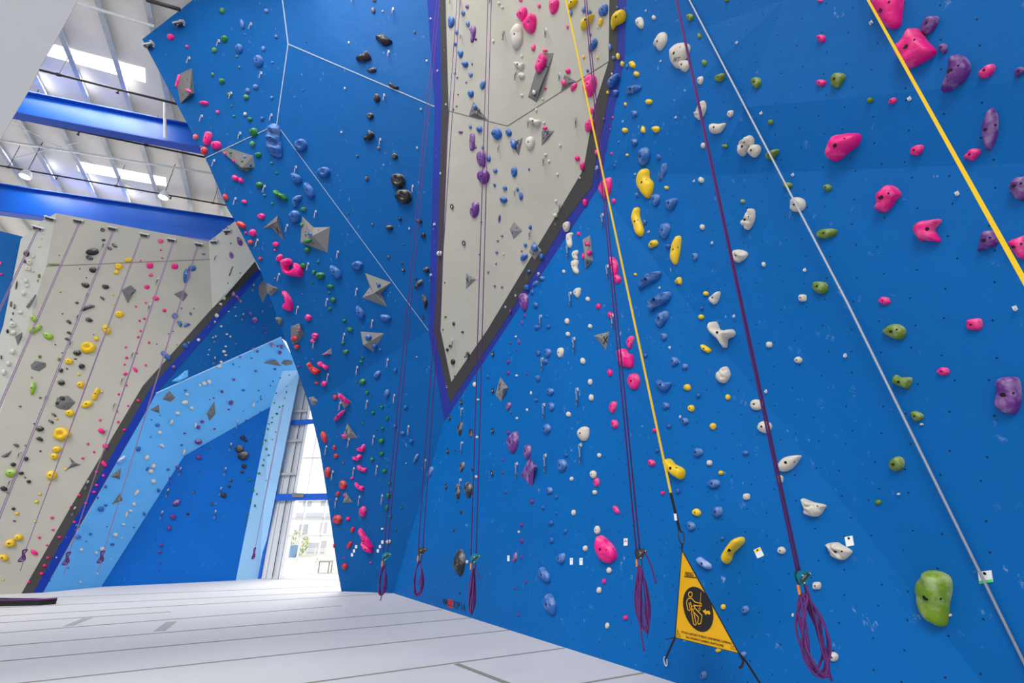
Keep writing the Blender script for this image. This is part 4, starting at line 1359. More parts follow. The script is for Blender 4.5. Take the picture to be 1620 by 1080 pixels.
Y 1005.8 434.2 4.5 5 0 o
B 972.5 262 3.5 4.5 0 o
Y 1055.2 297 6.5 6 0 o
B 1008.8 308.2 6.5 8 0 o
W 1110.2 285 8.5 10 0 o
B 1020.5 351.2 6.5 9 0 o
B 1057.8 389.2 9 7.5 0 o
B 1100.2 406.2 8.5 13 0 o
W 1111.8 359.2 7.5 9 0 o
G 1176 318.2 6.5 7 0 o
W 1208.8 418.2 5.5 8.5 0 o
Y 1074.5 445.2 9.5 14 15 c
Y 1117.5 464.2 8 7.5 0 o
B 1110.8 487.5 5.5 6 0 o
Y 1110 501.2 8.5 8 0 o
K 718.2 511.8 4 6.5 0 o
K 732 525 4 3.5 0 o
K 701 521 2.5 2.5 0 o
K 708 553 4 5.5 0 o
K 713 547 5.5 4.5 0 o
K 717 572 6.5 10 0 d
K 740 560.8 6.5 11 0 t
K 735.5 564.5 2 2.5 0 o
K 719.2 594.5 2 2.5 0 o
K 705 501 4 2.5 0 o
U 707.2 610.8 3.5 3 0 o
U 804.5 572.2 5 6.5 0 o
U 804.5 589.5 5 6.5 0 o
U 808 542.5 3.5 3 0 o
U 821.8 540.8 4.5 8 0 o
U 817.8 554.2 2.5 2.5 0 o
W 816.5 532.5 3 3.5 0 o
W 817.8 594 3.5 4 0 o
U 833.2 591.2 3 3.5 0 o
B 772.2 595.2 4.5 6.5 0 o
W 751.5 608 5.5 8.5 0 o
W 840.5 621.5 2.5 6.5 0 o
B 849 632.5 6.5 6 0 o
U 809.2 652 3 3.5 0 o
W 727.5 678.8 4 5.5 0 o
U 804.2 684 4.5 6 0 o
U 795.8 727 2.5 4 0 o
U 795.8 747.5 3 4 0 o
B 896.2 719.5 5.5 6.5 0 o
B 890.2 735.5 13.5 21 0 o
B 866 678.5 12.5 15.5 0 o
B 873 643 9 13.5 0 o
B 871.5 619.5 10.5 12 0 o
B 852 598.2 7.5 10.5 0 o
B 852.5 558 7.5 9 0 o
B 867.5 558 9.5 15 0 o
B 863.5 571.2 8.5 9 0 o
W 899 528.5 6 8 0 o
W 922.8 571 7.5 10.5 0 o
W 934.2 604 6.5 10 0 o
W 936 628.8 7 11 0 o
W 900 655.2 7 8.5 0 o
W 818.2 661.5 3.5 4 0 o
W 834.2 648.2 3 5 0 o
W 939.2 750.2 9.5 13 0 o
W 904.8 757.2 5.5 7 0 o
W 948.5 720 5.5 8 0 o
P 944.5 762.5 8.5 13.5 0 o
W 755 691.2 3.5 4.5 0 o
W 753.8 753.8 3.5 4.5 0 o
W 756.8 632 3.5 3.5 0 o
P 965.8 589.5 8 11 0 o
P 973.2 670.8 10.5 14 0 o
P 1036.2 680.5 6.5 7 0 o
P 1031.5 731.8 10 11.5 -30 o
B 1051 532.5 10.5 11.5 0 o
B 1021.5 562.2 6.5 8 0 o
B 1067.8 571.8 12 15 0 o
B 1084 580 10.5 9.5 0 o
Y 1088 612.8 10.5 10.5 0 o
Y 1094 645.8 9.5 11.5 0 o
B 1105.5 625.5 8 7.5 0 o
B 1054 641.8 10.5 11.5 0 o
Y 1152.2 628.2 8 9 0 o
B 1084.5 666.2 11 11 0 o
B 1058.8 674 8.5 7 0 o
Y 1128.5 674.2 10 10.5 0 o
B 1105 715.5 15.5 14.5 0 o
W 1123 732 8.5 9 0 q
B 1040.5 712.5 6.5 7 0 o
Y 1141 747.5 8 7 0 o
B 1130 765 19 15 0 o
U 841.8 793 5.5 8 0 o
U 800 778 3 4 0 o
B 859.5 802.5 5 7 0 o
B 880.5 785.5 4.5 7.5 0 o
U 825.5 829.5 4.5 8 0 o
U 825.5 855 5 8.5 0 o
U 825.8 881.2 3.5 6 0 o
B 872.2 826.5 8.5 8.5 0 o
B 894.8 840 6.5 8.5 0 o
W 908 810.5 6.5 9.5 0 o
B 873 853.8 8 10.5 0 o
W 926.5 867 7 9.5 0 o
B 870 775.8 9.5 12 0 o
T 804.5 882.8 3.5 9 0 o
T 904.2 887.5 4.5 10.5 0 o
T 919.5 887.8 5 11 0 o
U 832 920 4 5 0 o
U 815.2 930 3.5 4.5 0 o
U 820.8 972 3.5 5 0 o
K 727.8 938 2.5 3 0 o
W 941.5 778.5 7 7 0 o
B 880.5 811 3.5 4.5 0 o
W 821.2 841.2 3 4.5 0 o
P 975.5 806.2 14 7.5 60 o
W 945.5 838.2 9 13.5 0 o
T 990 857 6 11.5 0 o
W 964.2 901.8 7.5 10 0 o
P 956.2 919 6 8 0 o
W 948.2 933.2 7 10.5 0 o
P 990 976.5 6.5 8 0 o
W 961.2 989.2 6 10 0 o
P 1049 779.5 6 6.5 0 o
B 1073.5 776.5 7.5 10 0 o
Y 1102.8 810.2 13 12 15 o
B 1136 809.5 16 18 0 o
B 1094 831.8 12.5 16.5 -20 o
B 1142.8 851.2 6.5 7 0 o
Y 1144.8 959.5 7.5 9.5 0 o
P 1298.3 1.3 9.3 5.3 0 o
P 1300.3 61 13.3 12 -30 o
P 1300 131.3 14.7 10.7 -15 o
G 1197.7 131 14.7 16.7 0 o
G 1377.3 158.7 10 9.3 -30 o
P 1413 159.7 14 8.7 -35 o
G 1220 193.3 8 9.3 0 o
G 1247 293.3 14 10 0 o
G 1310.3 297 12.7 10.7 0 o
U 1493.3 77 14 15.3 0 o
P 1400 475.7 18.7 12 0 o
P 1493.3 587.3 18.7 13.3 0 o
W 1270.7 471.3 12 12 0 q
W 1217.7 545 9.3 10 0 q
W 1263.7 569.3 11.3 10.7 0 o
W 1458.7 671 5.3 4 0 o
B 1180 716 10.7 8.7 0 o
W 1234.3 757.7 10.7 13.3 0 q
W 1181.7 785.3 10.7 10.7 0 q
G 1390 794 9.3 8.7 0 o
W 1422.3 781.3 4.7 4 0 o
T 1344 855.7 14.7 18 -10 o
T 1200.7 874 13.3 17.3 -25 o
T 1559.3 912.3 25.3 22 -8 o
W 1237 870.3 12.7 12 0 o
W 1292.7 926 14 12.7 0 q
W 1319.3 1038.3 14.7 15.3 0 o
W 1504 972.7 4.7 4.7 0 o
W 1254.7 972.7 3.3 6.7 0 o
W 1271.7 964.3 3.3 4 0 o
B 1179.3 964 12 13.3 0 o
B 1113.3 1067.3 11.3 13.3 0 o
B 1175.3 1034.7 11.3 10 0 o
Y 1136.7 1028.3 8.7 6.7 0 o
"""
SHAPES = """
B 426.2 200 423.8 210 422 225 425 237.5 431.2 246.2 442.5 249.5 447 246.2 446.2 230 442.5 217.5 444.2 208.8 442.5 200 435 195.8 428.8 197.5
P 370 277 374.5 278.2 377.5 281.2 376.2 286.2 370 285 368.2 281.2
P 378 281.2 381.2 280.5 386 286.2 385 289.2 380 288.2 378 285.5
P 447.5 412.5 455 408.2 461.2 410 463 416.2 457.5 420 457 425 461.2 428 467.5 421.2 465.5 416.2 471.2 417 478.8 425.5 478.8 437 470 437.5 455 434.5 450 426.2
P 447 461.2 453.8 461.2 462.5 475 463.2 490 456.2 491.2 448 487 448.8 481.2 452.5 477.5 451.2 470
G 434.5 301.2 440 301.2 445 306.2 451.2 307.5 455.5 315.5 451.2 317.5 446.2 313.8 438.8 312.5 435 307.5
R 488.2 573.2 492 573.8 496.2 580 503.8 583.8 507 587.5 501.2 592 495 589.5 490.5 581.2
P 503.5 572.5 508.8 572 512 575.8 517 578 520 582.5 515.5 584.5 512 581.2 506.2 578.8
P 536.2 622.5 540.5 623.2 553 635.5 552 638 546.2 635 537.5 627
P 546.2 647.5 545.8 651.2 537.5 661.2 531.2 665.5 530 662.5 537.5 653
P 565 708.8 571.2 707 574.5 702.5 578 703.2 578 711.2 572.5 714.5 567 712.5
P 558 722 563.8 722 567.5 718 572 719.5 571.2 725.5 565 728.5 558.8 725.8
P 566.2 735.5 570.5 736.2 573.8 739.5 580 740 579.5 745.5 573.8 745.5 567 742
P 562.5 762.5 567 764.5 569.5 768 575.5 768.8 575.8 775 570.5 775 563.8 768.8
P 569.5 837 573 837 590 862.5 588.8 866.2 581.2 860 574.5 850
P 572.5 856.2 580 859.5 587.5 863.8 590 872.5 583.8 872.5 576.2 867
K 730 868 735.5 876.2 736 890 733 905 728.8 910.5 722 902.5 719.2 890 722.5 878.8
K 594.5 60 601.8 57.5 603 53.8 606.2 55.5 612.5 60 620.8 66.2 612.5 73 605 71.2 600 67
K 563.8 91.8 575 86.2 582 82 587 90 586.2 95 573 98.5 566.2 96.2
K 581.2 111.2 588.8 108 595 108 594.5 113.8 585 115
K 615.8 131.2 620 131.2 623.8 135.8 630.5 137.5 629.5 140.8 622.5 140 616.2 136.2
K 575.5 219.5 583 212.5 583.8 207 587.5 207.5 593 213.8 587.5 221.2 582.5 223.2
B 711.2 28.8 716.2 25.8 719.2 30 718.8 38.8 713.8 44.5 710 41.2
U 745 212.5 748.8 211 751.5 213.8 751.2 223.8 752 231.2 750 237 744.5 237.5 743.8 225
U 756.2 242.5 767.5 239.2 768 262.5 763 263.5 757 258.8
U 748.8 320 757.5 320.8 757.5 336.2 751.2 344.5 745.5 340 745 332.5 748 326.2
B 779.5 210 788.8 202.5 794.5 213.8 787.5 221.2 781.2 217
U 745.5 45 749.5 41 753 43 752.5 53.8 749.5 65.5 745 66.2 745.5 56.2
P 818.8 23.8 827 13 833 12.5 834.2 22.5 830 31.2 827 35 820.5 28.8
P 828 40 840 24.5 846.2 23 848.8 30 847.5 45 842 53.2 835 51.2
P 870.5 5 873.8 0 882.5 -1.2 884.5 6.2 881.2 17.5 874.5 23 870.5 17.5
W 808.8 55 815 42 821.2 38.2 826.2 43.8 827.5 60 823.8 71.2 815.8 79 811.2 70
P 847.5 110 851.2 98.8 857 87.5 861.2 86.2 865 92.5 862.5 102.5 856.2 112.5 851.2 115.5
W 815 100 820 98 823.8 101.2 829 100 828.8 106.2 823.8 111.5 821.2 107.5 816.2 106.2
P 923.2 135 928.8 122.5 936.2 118 943 122.5 943.8 137.5 937.5 151.2 931.2 153.2 925 146.2
P 926.2 198.8 931.2 190 936.2 187 940 191.2 939.5 202.5 933.8 208 927.5 207.5
W 839.5 191.2 842 185.8 846.2 188.8 855 190.5 855.5 195 850 200 845 196.2 840.5 196.2
W 832.5 226.2 835 218.8 840.8 215.5 845.5 220 845.5 230 840 237 835 235
Y 899.5 15 901.2 6.2 905.5 0 913.8 0 913.2 5 907.5 11.2
B 948 17 953.8 8.8 961.2 7.5 961.2 21.2 955 25.8 948.8 24.5
Y 920.5 47.5 921.2 36.2 930 28.8 938.8 23.2 940 25 933.8 38.8 926.2 46.2
Y 947 40 948.8 31.2 952.5 29.2 954.2 32.5 952 39.5 948.8 42
B 932 82.5 932.5 73.8 940 63 943.8 61.2 945.5 68.8 941.2 77.5 936.2 81.2
Y 967.5 40 970 30 975 22.5 982.5 17.5 988 17 990.5 23.8 988.8 32.5 981.2 38 975 41.2 970 47.5
W 1037 72.5 1040 65 1046.2 53.8 1051.2 51 1055.5 56.2 1055 67.5 1050 77.5 1044.5 80.8 1040 75
W 1063.8 87.5 1065 80 1072.5 71.2 1082.5 68.2 1091.2 71.2 1091.8 80 1086.2 92.5 1080 100 1077.5 107.5 1071.2 108.2 1065.5 100
W 1075.5 103.8 1078.8 97.5 1086.2 95.5 1092 98.8 1091.2 106.2 1085 114.2 1078.8 111.2
G 1133 122.5 1138.8 117.5 1146.2 116.2 1147 122.5 1142.5 128.8 1135 129.5
W 1100.8 182.5 1107.5 170 1112.5 159.2 1117 163.8 1117 175 1111.2 187.5 1107 190.5
W 1125 202.5 1127 195.5 1137.5 196.2 1148.8 195 1145 203.8 1138.8 210.5 1127.5 211.2
B 962.5 128.8 968.8 122.5 978.8 116.8 979.5 125 972.5 135 964.5 140 962.5 135
B 991.8 147.5 995 138.8 1003.8 135 1015 135.5 1013.8 142.5 1003.8 147.5 995 150
B 1011.5 247.5 1015 237.5 1021.8 232.5 1028 238.8 1028.8 250 1022.5 260 1016.2 263 1012.5 255
P 950 297.5 955 287.5 963.8 281.2 968 282.5 967 300 960 315.5 952.5 308.8
W 891.2 357.5 893.8 352 900 350.5 902 356.2 900 363.8 895.5 367 892.5 363.8
W 897 380 898 371.2 903.8 368 907 369.5 904.5 375 905.5 386.2 902.5 392.5 898 388.8
W 906.2 402.5 908.8 397.5 914.2 395.8 915 400 913.2 405 914.2 408.8 910 411.2 906.8 408.8
W 905 417.5 908 412 913.8 411.2 915.5 415 913.8 422.5 916.2 430 912.5 433.8 907 428.8
P 964.2 410 967.5 406.2 973.8 408.8 978 417.5 977.5 430 973.8 438.8 970 435 967.5 422.5
W 908 462.5 912.5 457 919 455.5 918 465 914.5 471 910 467.5
B 824.2 407.5 827.5 402 833.8 401.2 834.5 407.5 828.8 412.5 825 412
U 823 472.5 826.2 465 832.5 462.5 836.2 471.2 835 485 831.2 493.2 826.2 487.5 823.8 480
Y 1010.5 293.8 1012.5 277.5 1020 268 1027.5 268.8 1028 281.2 1034 288.8 1033 302.5 1027.5 313.2 1021.2 311.2 1014.5 302.5
B 1043.2 282.5 1045 272.5 1051.2 259.5 1054.5 258.8 1054.5 268.8 1051.2 280 1046.2 287.5
B 1032 315 1034.5 308.8 1040.5 307 1044.5 311.2 1043.8 320 1038.8 326.5 1033.8 322.5
B 1054.2 320 1058.8 315.5 1071.2 314 1071.2 321.2 1065 331.2 1057.5 331.2
Y 1002 346.2 1005.5 332.5 1009.5 328 1012.5 331.2 1012.5 342.5 1018.8 362.5 1017 372.5 1012.5 374 1007 368.8 1003.8 357.5
Y 1028 390 1031.2 382.5 1037.5 379.2 1041.2 382.5 1040.8 387.5 1035 390.5 1030 392.5
B 1044.5 366.2 1048.8 356.2 1055 352.5 1060 357.5 1059.5 368.8 1055 377.5 1048.8 376.2
Y 1062.5 402.5 1065 387.5 1071.2 375 1076.2 373 1078.2 378.8 1076.2 397.5 1072.5 415 1068 418.8 1063 412.5
W 1174.2 355 1181.2 346.2 1186.2 335 1190.8 330 1195 335 1193.8 350 1187.5 361.2 1182.5 364 1178.8 358.8
W 1160 402.5 1165 395.5 1175 395.5 1183.2 400 1181.2 407.5 1172.5 413.8 1166.2 415 1161.2 408.8
B 1012 457.5 1015 446.2 1026.2 435 1045 429.5 1046 436.2 1040 443.8 1026.2 450 1017.5 456.2
B 1027 483.8 1033.8 472.5 1047.5 466.2 1060 461.8 1061.2 472.5 1052.5 481.2 1040 485 1032 493.8
B 1038.8 508.8 1042.5 497.5 1053.8 491.8 1058.2 496.2 1055 507.5 1047.5 517 1041.2 515
W 1123.2 472.5 1130 466.2 1136.2 461.2 1140 462.5 1138.8 470 1135 478.8 1130 481.2 1125 477.5
U 801.2 643.8 803 638 807 636.2 808.8 640 807 645 803.8 649.5
K 726.2 672.5 728.8 667.5 732.5 668.8 731.2 676.2 730 686.2 727 688.8 725 680
U 804.2 700 808.8 688.8 817.5 681.8 820.5 690 819.5 705 813.8 716.2 807.5 712.5
U 830 713.8 832.5 705 837 703 840.5 707.5 840 717.5 836.2 726.2 831.2 722.5
W 883 558.8 885 551.2 890 550 892.5 554.5 890.5 562.5 886.2 565.5 883.8 563.8
W 915.5 683.8 918.8 677.5 926.2 674.5 932 677.5 932 688.8 928 696.2 921.2 697 916.5 691.2
P 992.5 541.2 996.2 533.8 1001.2 531.2 1003.8 535 1001.2 543.8 997.5 551.2 993.8 548.8
P 979.5 553.8 990.5 552 994.5 558.8 1001.8 562.5 1000.8 581.2 982 577 979.5 565
P 995 600 998.8 592 1007.5 590.8 1012.5 597.5 1012 607.5 1007.5 615 1001.2 615.5 996.2 610
P 965.5 641.2 971.2 634.5 976.2 637.5 975 645 970.5 653 966.2 651.2
B 1040 606.2 1042.5 600 1052.5 605 1062.5 605 1062 611.2 1055 620 1047.5 617.5 1042.5 612.5
Y 1053.8 733.8 1056.2 726.2 1062.5 726.2 1068.8 733.8 1078.8 738.8 1084.2 745 1083 755 1077 758.2 1067.5 752.5 1060 745
Y 1110 547.5 1113.8 545 1123.8 551.2 1125.5 555 1121.2 558.2 1115 555.5 1111.2 552.5
W 1126.8 521.2 1130 511.2 1133.8 508.8 1137.5 515 1140 521.2 1150 522.5 1160 521.2 1163.8 527.5 1160 533 1152.5 536.2 1151.2 547.5 1147.5 550 1142.5 540 1135 532.5
W 1135 595 1140 586.2 1150 579.5 1155.5 588.8 1155 596.2 1147.5 605.8 1137.5 603
U 812 882.5 813.8 876.2 817.5 873 818.8 880 816.2 887.5 812.5 888.8
B 881.2 881.2 885 876.2 893.8 875 893.8 886.2 890 892 883.8 887.5
B 854.2 900 858.8 896.2 863.8 900 870.8 912.5 870 921.2 863.8 920 856.2 911.2
B 861.2 950 863.8 941.2 871.2 938.8 876.2 945 880 960 878.8 972.5 872.5 971.2 865 962.5
P 945 862.5 948 850 952.5 846.2 958 850 967.5 858.8 973.8 867.5 976.2 880 971.2 887.5 962.5 890.2 953.8 886.2 947.5 875
L 1103.8 885 1107.5 880.5 1115 885 1125 892.5 1126.2 898.8 1120 900 1110 893.8
Y 1145 877.5 1152.5 865 1160 855 1170 849.2 1177.5 850 1178.2 857.5 1171.2 865.5 1161.2 875 1157.5 886.2 1151.2 891.8 1146.2 886.2
G 1317.3 135 1317.3 125 1323.3 116.7 1331.7 115.7 1338.3 120 1336 126.7 1328.3 138.3 1320 138.7
G 1214.7 245 1220 238.3 1232 236 1231.7 241.7 1224 251.7 1216.7 253.3
P 1383.3 -6.7 1426.7 -6.7 1427.7 23.3 1425 40 1413.3 46.7 1401.7 41.7 1388.3 26.7 1384 10
U 1460 43.3 1465 33.3 1473.3 26.7 1485 26.7 1485 35 1478.3 46.7 1466.7 55.7 1461.7 51.7
P 1422.7 86.7 1423.3 75 1433.3 66.7 1438.3 60 1446.7 48.3 1455 46.7 1461.7 53.3 1468.3 65 1481 78.3 1480 86.7 1468.3 95 1445 107.3 1438.3 110 1431.7 105 1430 98.3 1423.3 91.7
U 1491.7 143.3 1498.3 128.3 1503.3 113.3 1508.3 96.7 1518.3 88.3 1528.3 90.7 1536 101.7 1535 115 1526.7 128.3 1513.3 138.3 1498.3 146
P 1550 117.3 1555 111.7 1565 104 1572.7 102 1575.3 106.7 1571.7 115 1565 121.7 1555 124.3 1550.7 121.7
U 1606 118.3 1610 110 1616.7 106.7 1623.3 108.3 1623.3 115 1613.3 118.3 1610.7 123.3
U 1556 203.3 1560 186.7 1570 170.7 1578.3 180 1580 196.7 1576.7 220 1566.7 237.7 1560 233.3 1556.7 220
P 1526.7 248.3 1535 238.3 1541.7 234.7 1552 236.7 1551.7 241.7 1543.3 251.7 1538.3 254.3 1528.3 250.7
P 1442 238.3 1446.7 231.7 1456.7 228.7 1461.7 231.7 1460 240 1451.7 246 1444 245
P 1312.3 243.3 1316 230 1323.3 215 1335 212.7 1346.7 210.7 1360 211.7 1362.7 218.3 1358.3 230 1346.7 238.3 1335 248.3 1326.7 255 1316.7 253.3
P 1386.7 328.3 1390.7 323.3 1390 310 1398.3 301.7 1406.7 294 1416.7 295 1425 303.3 1425 310 1416.7 318.3 1411.7 326.7 1401.7 336 1390 333.3
P 1448.3 363.3 1460 351.7 1475 348.3 1488.3 346.7 1489.3 351.7 1480 363.3 1485 373.3 1488.3 382.7 1466.7 380.7 1456.7 380
U 1600 296.7 1605 285 1613.3 281.7 1626.7 281.7 1626.7 315 1610 315 1601.7 306.7
W 1252.7 328.3 1255 316.7 1261.7 312 1271.7 315 1275 323.3 1271.7 331.7 1263.3 335.3 1255 334
W 1171.7 233.3 1176.7 223.3 1186.7 214 1193.3 220 1192.7 230 1186.7 233.3 1181.7 241.7 1176.7 247.3 1172.7 245
W 1186 239.3 1190 230.7 1196.7 228.3 1202.7 230.7 1204 239.3 1196.7 248.7 1190 247.3
G 1294 373.3 1296.7 365 1310 361.7 1324 363.3 1324 370 1313.3 376 1296.7 378
G 1288 450 1290 446 1300 445.3 1309.3 449.3 1310 460 1301.7 465 1290 460
G 1398.3 523.3 1408.3 515 1420 512.3 1431.7 518.3 1434 528.3 1426.7 536.7 1413.3 535 1401.7 528.3
G 1414 605 1418.3 592.7 1426.7 596.7 1443.3 597.3 1441.7 608.3 1436.7 615 1426.7 611.7 1416.7 607.3
G 1441.7 653.3 1448.3 650 1456.7 652.7 1462.3 658.3 1456.7 665 1450 666 1444 660
U 1548.3 396.7 1554 383.3 1556.7 370 1565 365 1576.7 366.7 1581.7 376.7 1576.7 388.3 1563.3 393.3 1551.7 396.7
P 1596.7 383.3 1610 376.7 1626.7 375 1626.7 408.3 1613.3 408.3 1606.7 401.7 1600 391.7
P 1530.7 513.3 1532.7 506 1552.7 504 1553.3 520 1541.7 521.7 1531.7 520.7
U 1576.7 636.7 1580 620 1579.3 606.7 1586.7 597.3 1603.3 595.7 1613.3 600 1616.7 620 1615 640 1608.3 653.3 1593.3 654 1580 646.7
W 1188 640 1191.7 633.3 1198.3 631.7 1206 635 1206 645 1198.3 648.7 1190.7 646.7
W 1200 675 1203.3 668.3 1211.7 666 1220 670 1221.3 676.7 1215 685 1206.7 684 1200.7 680
W 1231.7 740 1233.3 732.7 1241.7 724 1253.3 720.7 1267.3 720 1266.7 725 1258.3 736.7 1250 743.3 1238.3 746
G 1408.3 735 1411.7 726.7 1420 721.7 1428.3 724 1431.7 733.3 1428.3 741.7 1418.3 745 1410.7 741.7
W 1270 790 1273.3 788.3 1288.3 794 1306.7 798.3 1305 805 1295 816.7 1275 813.3 1273.3 801.7
W 1307.7 863.3 1310 859.3 1325 857.3 1333.3 861.7 1347.7 870 1346.7 876.7 1336.7 885 1328.3 884.7 1318.3 880 1315 871.7
G 1452.7 933.3 1454 920 1461.7 910 1466.7 902.7 1480 901.7 1496.7 906.7 1506 916.7 1507.3 933.3 1503.3 953.3 1500.7 983.3 1495 990 1481.7 986.7 1466.7 976.7 1458.3 963.3 1454 950
"""
VOLUMES = """
A 207.5 463.8 192 458.8 206.5 450.8 215.5 458.8 206.5 468.2 202 480
A 50 477.5 40.8 485 56.2 465 57.5 467 45 488
A 32.5 531.2 23.8 532.5 35 525 35 533 28 546.5
A 61.2 573.8 48.2 577.5 56.2 570 72.5 573.8 72.5 580 61.2 587.5 50 583.8
A 103.8 636.2 87 642.5 90 628.8 107.5 625.5 119.5 636.2 107.5 648.8 92.5 646.2
A 115.5 733.8 109.2 722.5 118.8 731.2 128 735 120 737 105 742.5 113.8 732.5
A 11.2 718.8 1.2 721.2 18.8 712.5 12.5 722.5 5 723.8
A 250 647.5 237.5 648 251.2 639.5 252.5 653.8
A 186.2 751.2 174.5 753.8 191.2 740 190 758
A 188.8 790 176.2 798 190 779.5 194.5 791.2
A 290 458.8 275 465 290 458.8 297 466.2 290 476.8
A 435 570.5 416.2 573.8 436.2 568.8 445.5 579.5 427.5 576.2
A 453.8 571.2 444.5 575 450 569.5 462.5 570.5 463 576.2 452.5 578.2
L 286.2 600 271.2 603 282.5 595 292.5 586.2 297.5 585 297.5 595.8 283.8 603.8
A 268.8 626.2 256.8 631.2 268 617.5 277.5 628.8 270 635.5
A 335 655 327 653.8 339.2 634.5 340.8 655 331.2 665.8
A 299.5 148.8 303.8 107.5 307.5 147.5 285.5 163.8 280 136.2 285.5 116.2
A 382.5 265 349.5 238.8 361.2 233.8 400.5 246.2 403.2 265 382.5 269.5 377.5 263.8
A 437.5 350 416.2 361.2 439.5 340.5 450 381.8 430 360.5
A 495 372.5 475.5 383.8 478 341.8 496.2 359.5 522 359 518 399.5
A 420 450 408.8 452.5 418.2 441.8 422.5 447.5 422 465 415.5 479.2 409.5 463.8
A 432.5 455 421.2 447.5 441.8 456.2 430 467.5 422.5 463.8
A 475 520 460 516.2 473.8 511.2 481.2 528.8 471.2 541.2 463 545.5 460.5 535
A 515 560 508.8 561.2 523.8 550.8 525 560
A 495 633.8 488 628.8 495 627 503.8 633.8 500 643 493 641.2
A 543.8 628.8 533.2 619.5 556.2 635.5 544.5 646.2 537.5 631.2
A 591.2 463.8 577.5 431.8 618.8 446.8 602.5 463.8 612.5 485.5 573 470.8 585 453.8
A 575 545.8 570.5 524.2 607.5 527 590.5 556.2 573.8 545
A 554.2 683.8 549.5 669.5 565.8 692.5 541.2 694.5
A 548.8 788.8 547 778 558 794.5 542.5 795
A 818.8 232.5 809.5 227 827.5 217.5 820.8 247
A 813 365 813 350.8 827 365 812.5 378.8 806.2 362.5
A 745 441.2 737.5 431.2 753.8 442 737 457.5
A 853.8 140 856.2 84.5 876.2 84 848.5 161.8 835 153.8
A 898.8 130.5 892.5 118 911.8 128.8 887.2 144.5
A 865 217 857 207 877.2 207 857 230.8
A 751.2 178.8 748.8 160.8 772.5 190.5 741.2 183.8
A 926.2 410 921.5 378.8 933.8 371.8 938 412 926.2 425
A 847.5 397.5 844.5 381.2 856.8 396.2 846.2 410.8 836.8 398.8
A 796.2 615 791.2 596.2 803.8 613 793 635.2 783.8 623.8
U 845 738.8 837.5 723 850 738 842 769.5 823.8 752.5
A 951.2 535 964.2 524.5 958.5 553.8 939.5 530.5
"""
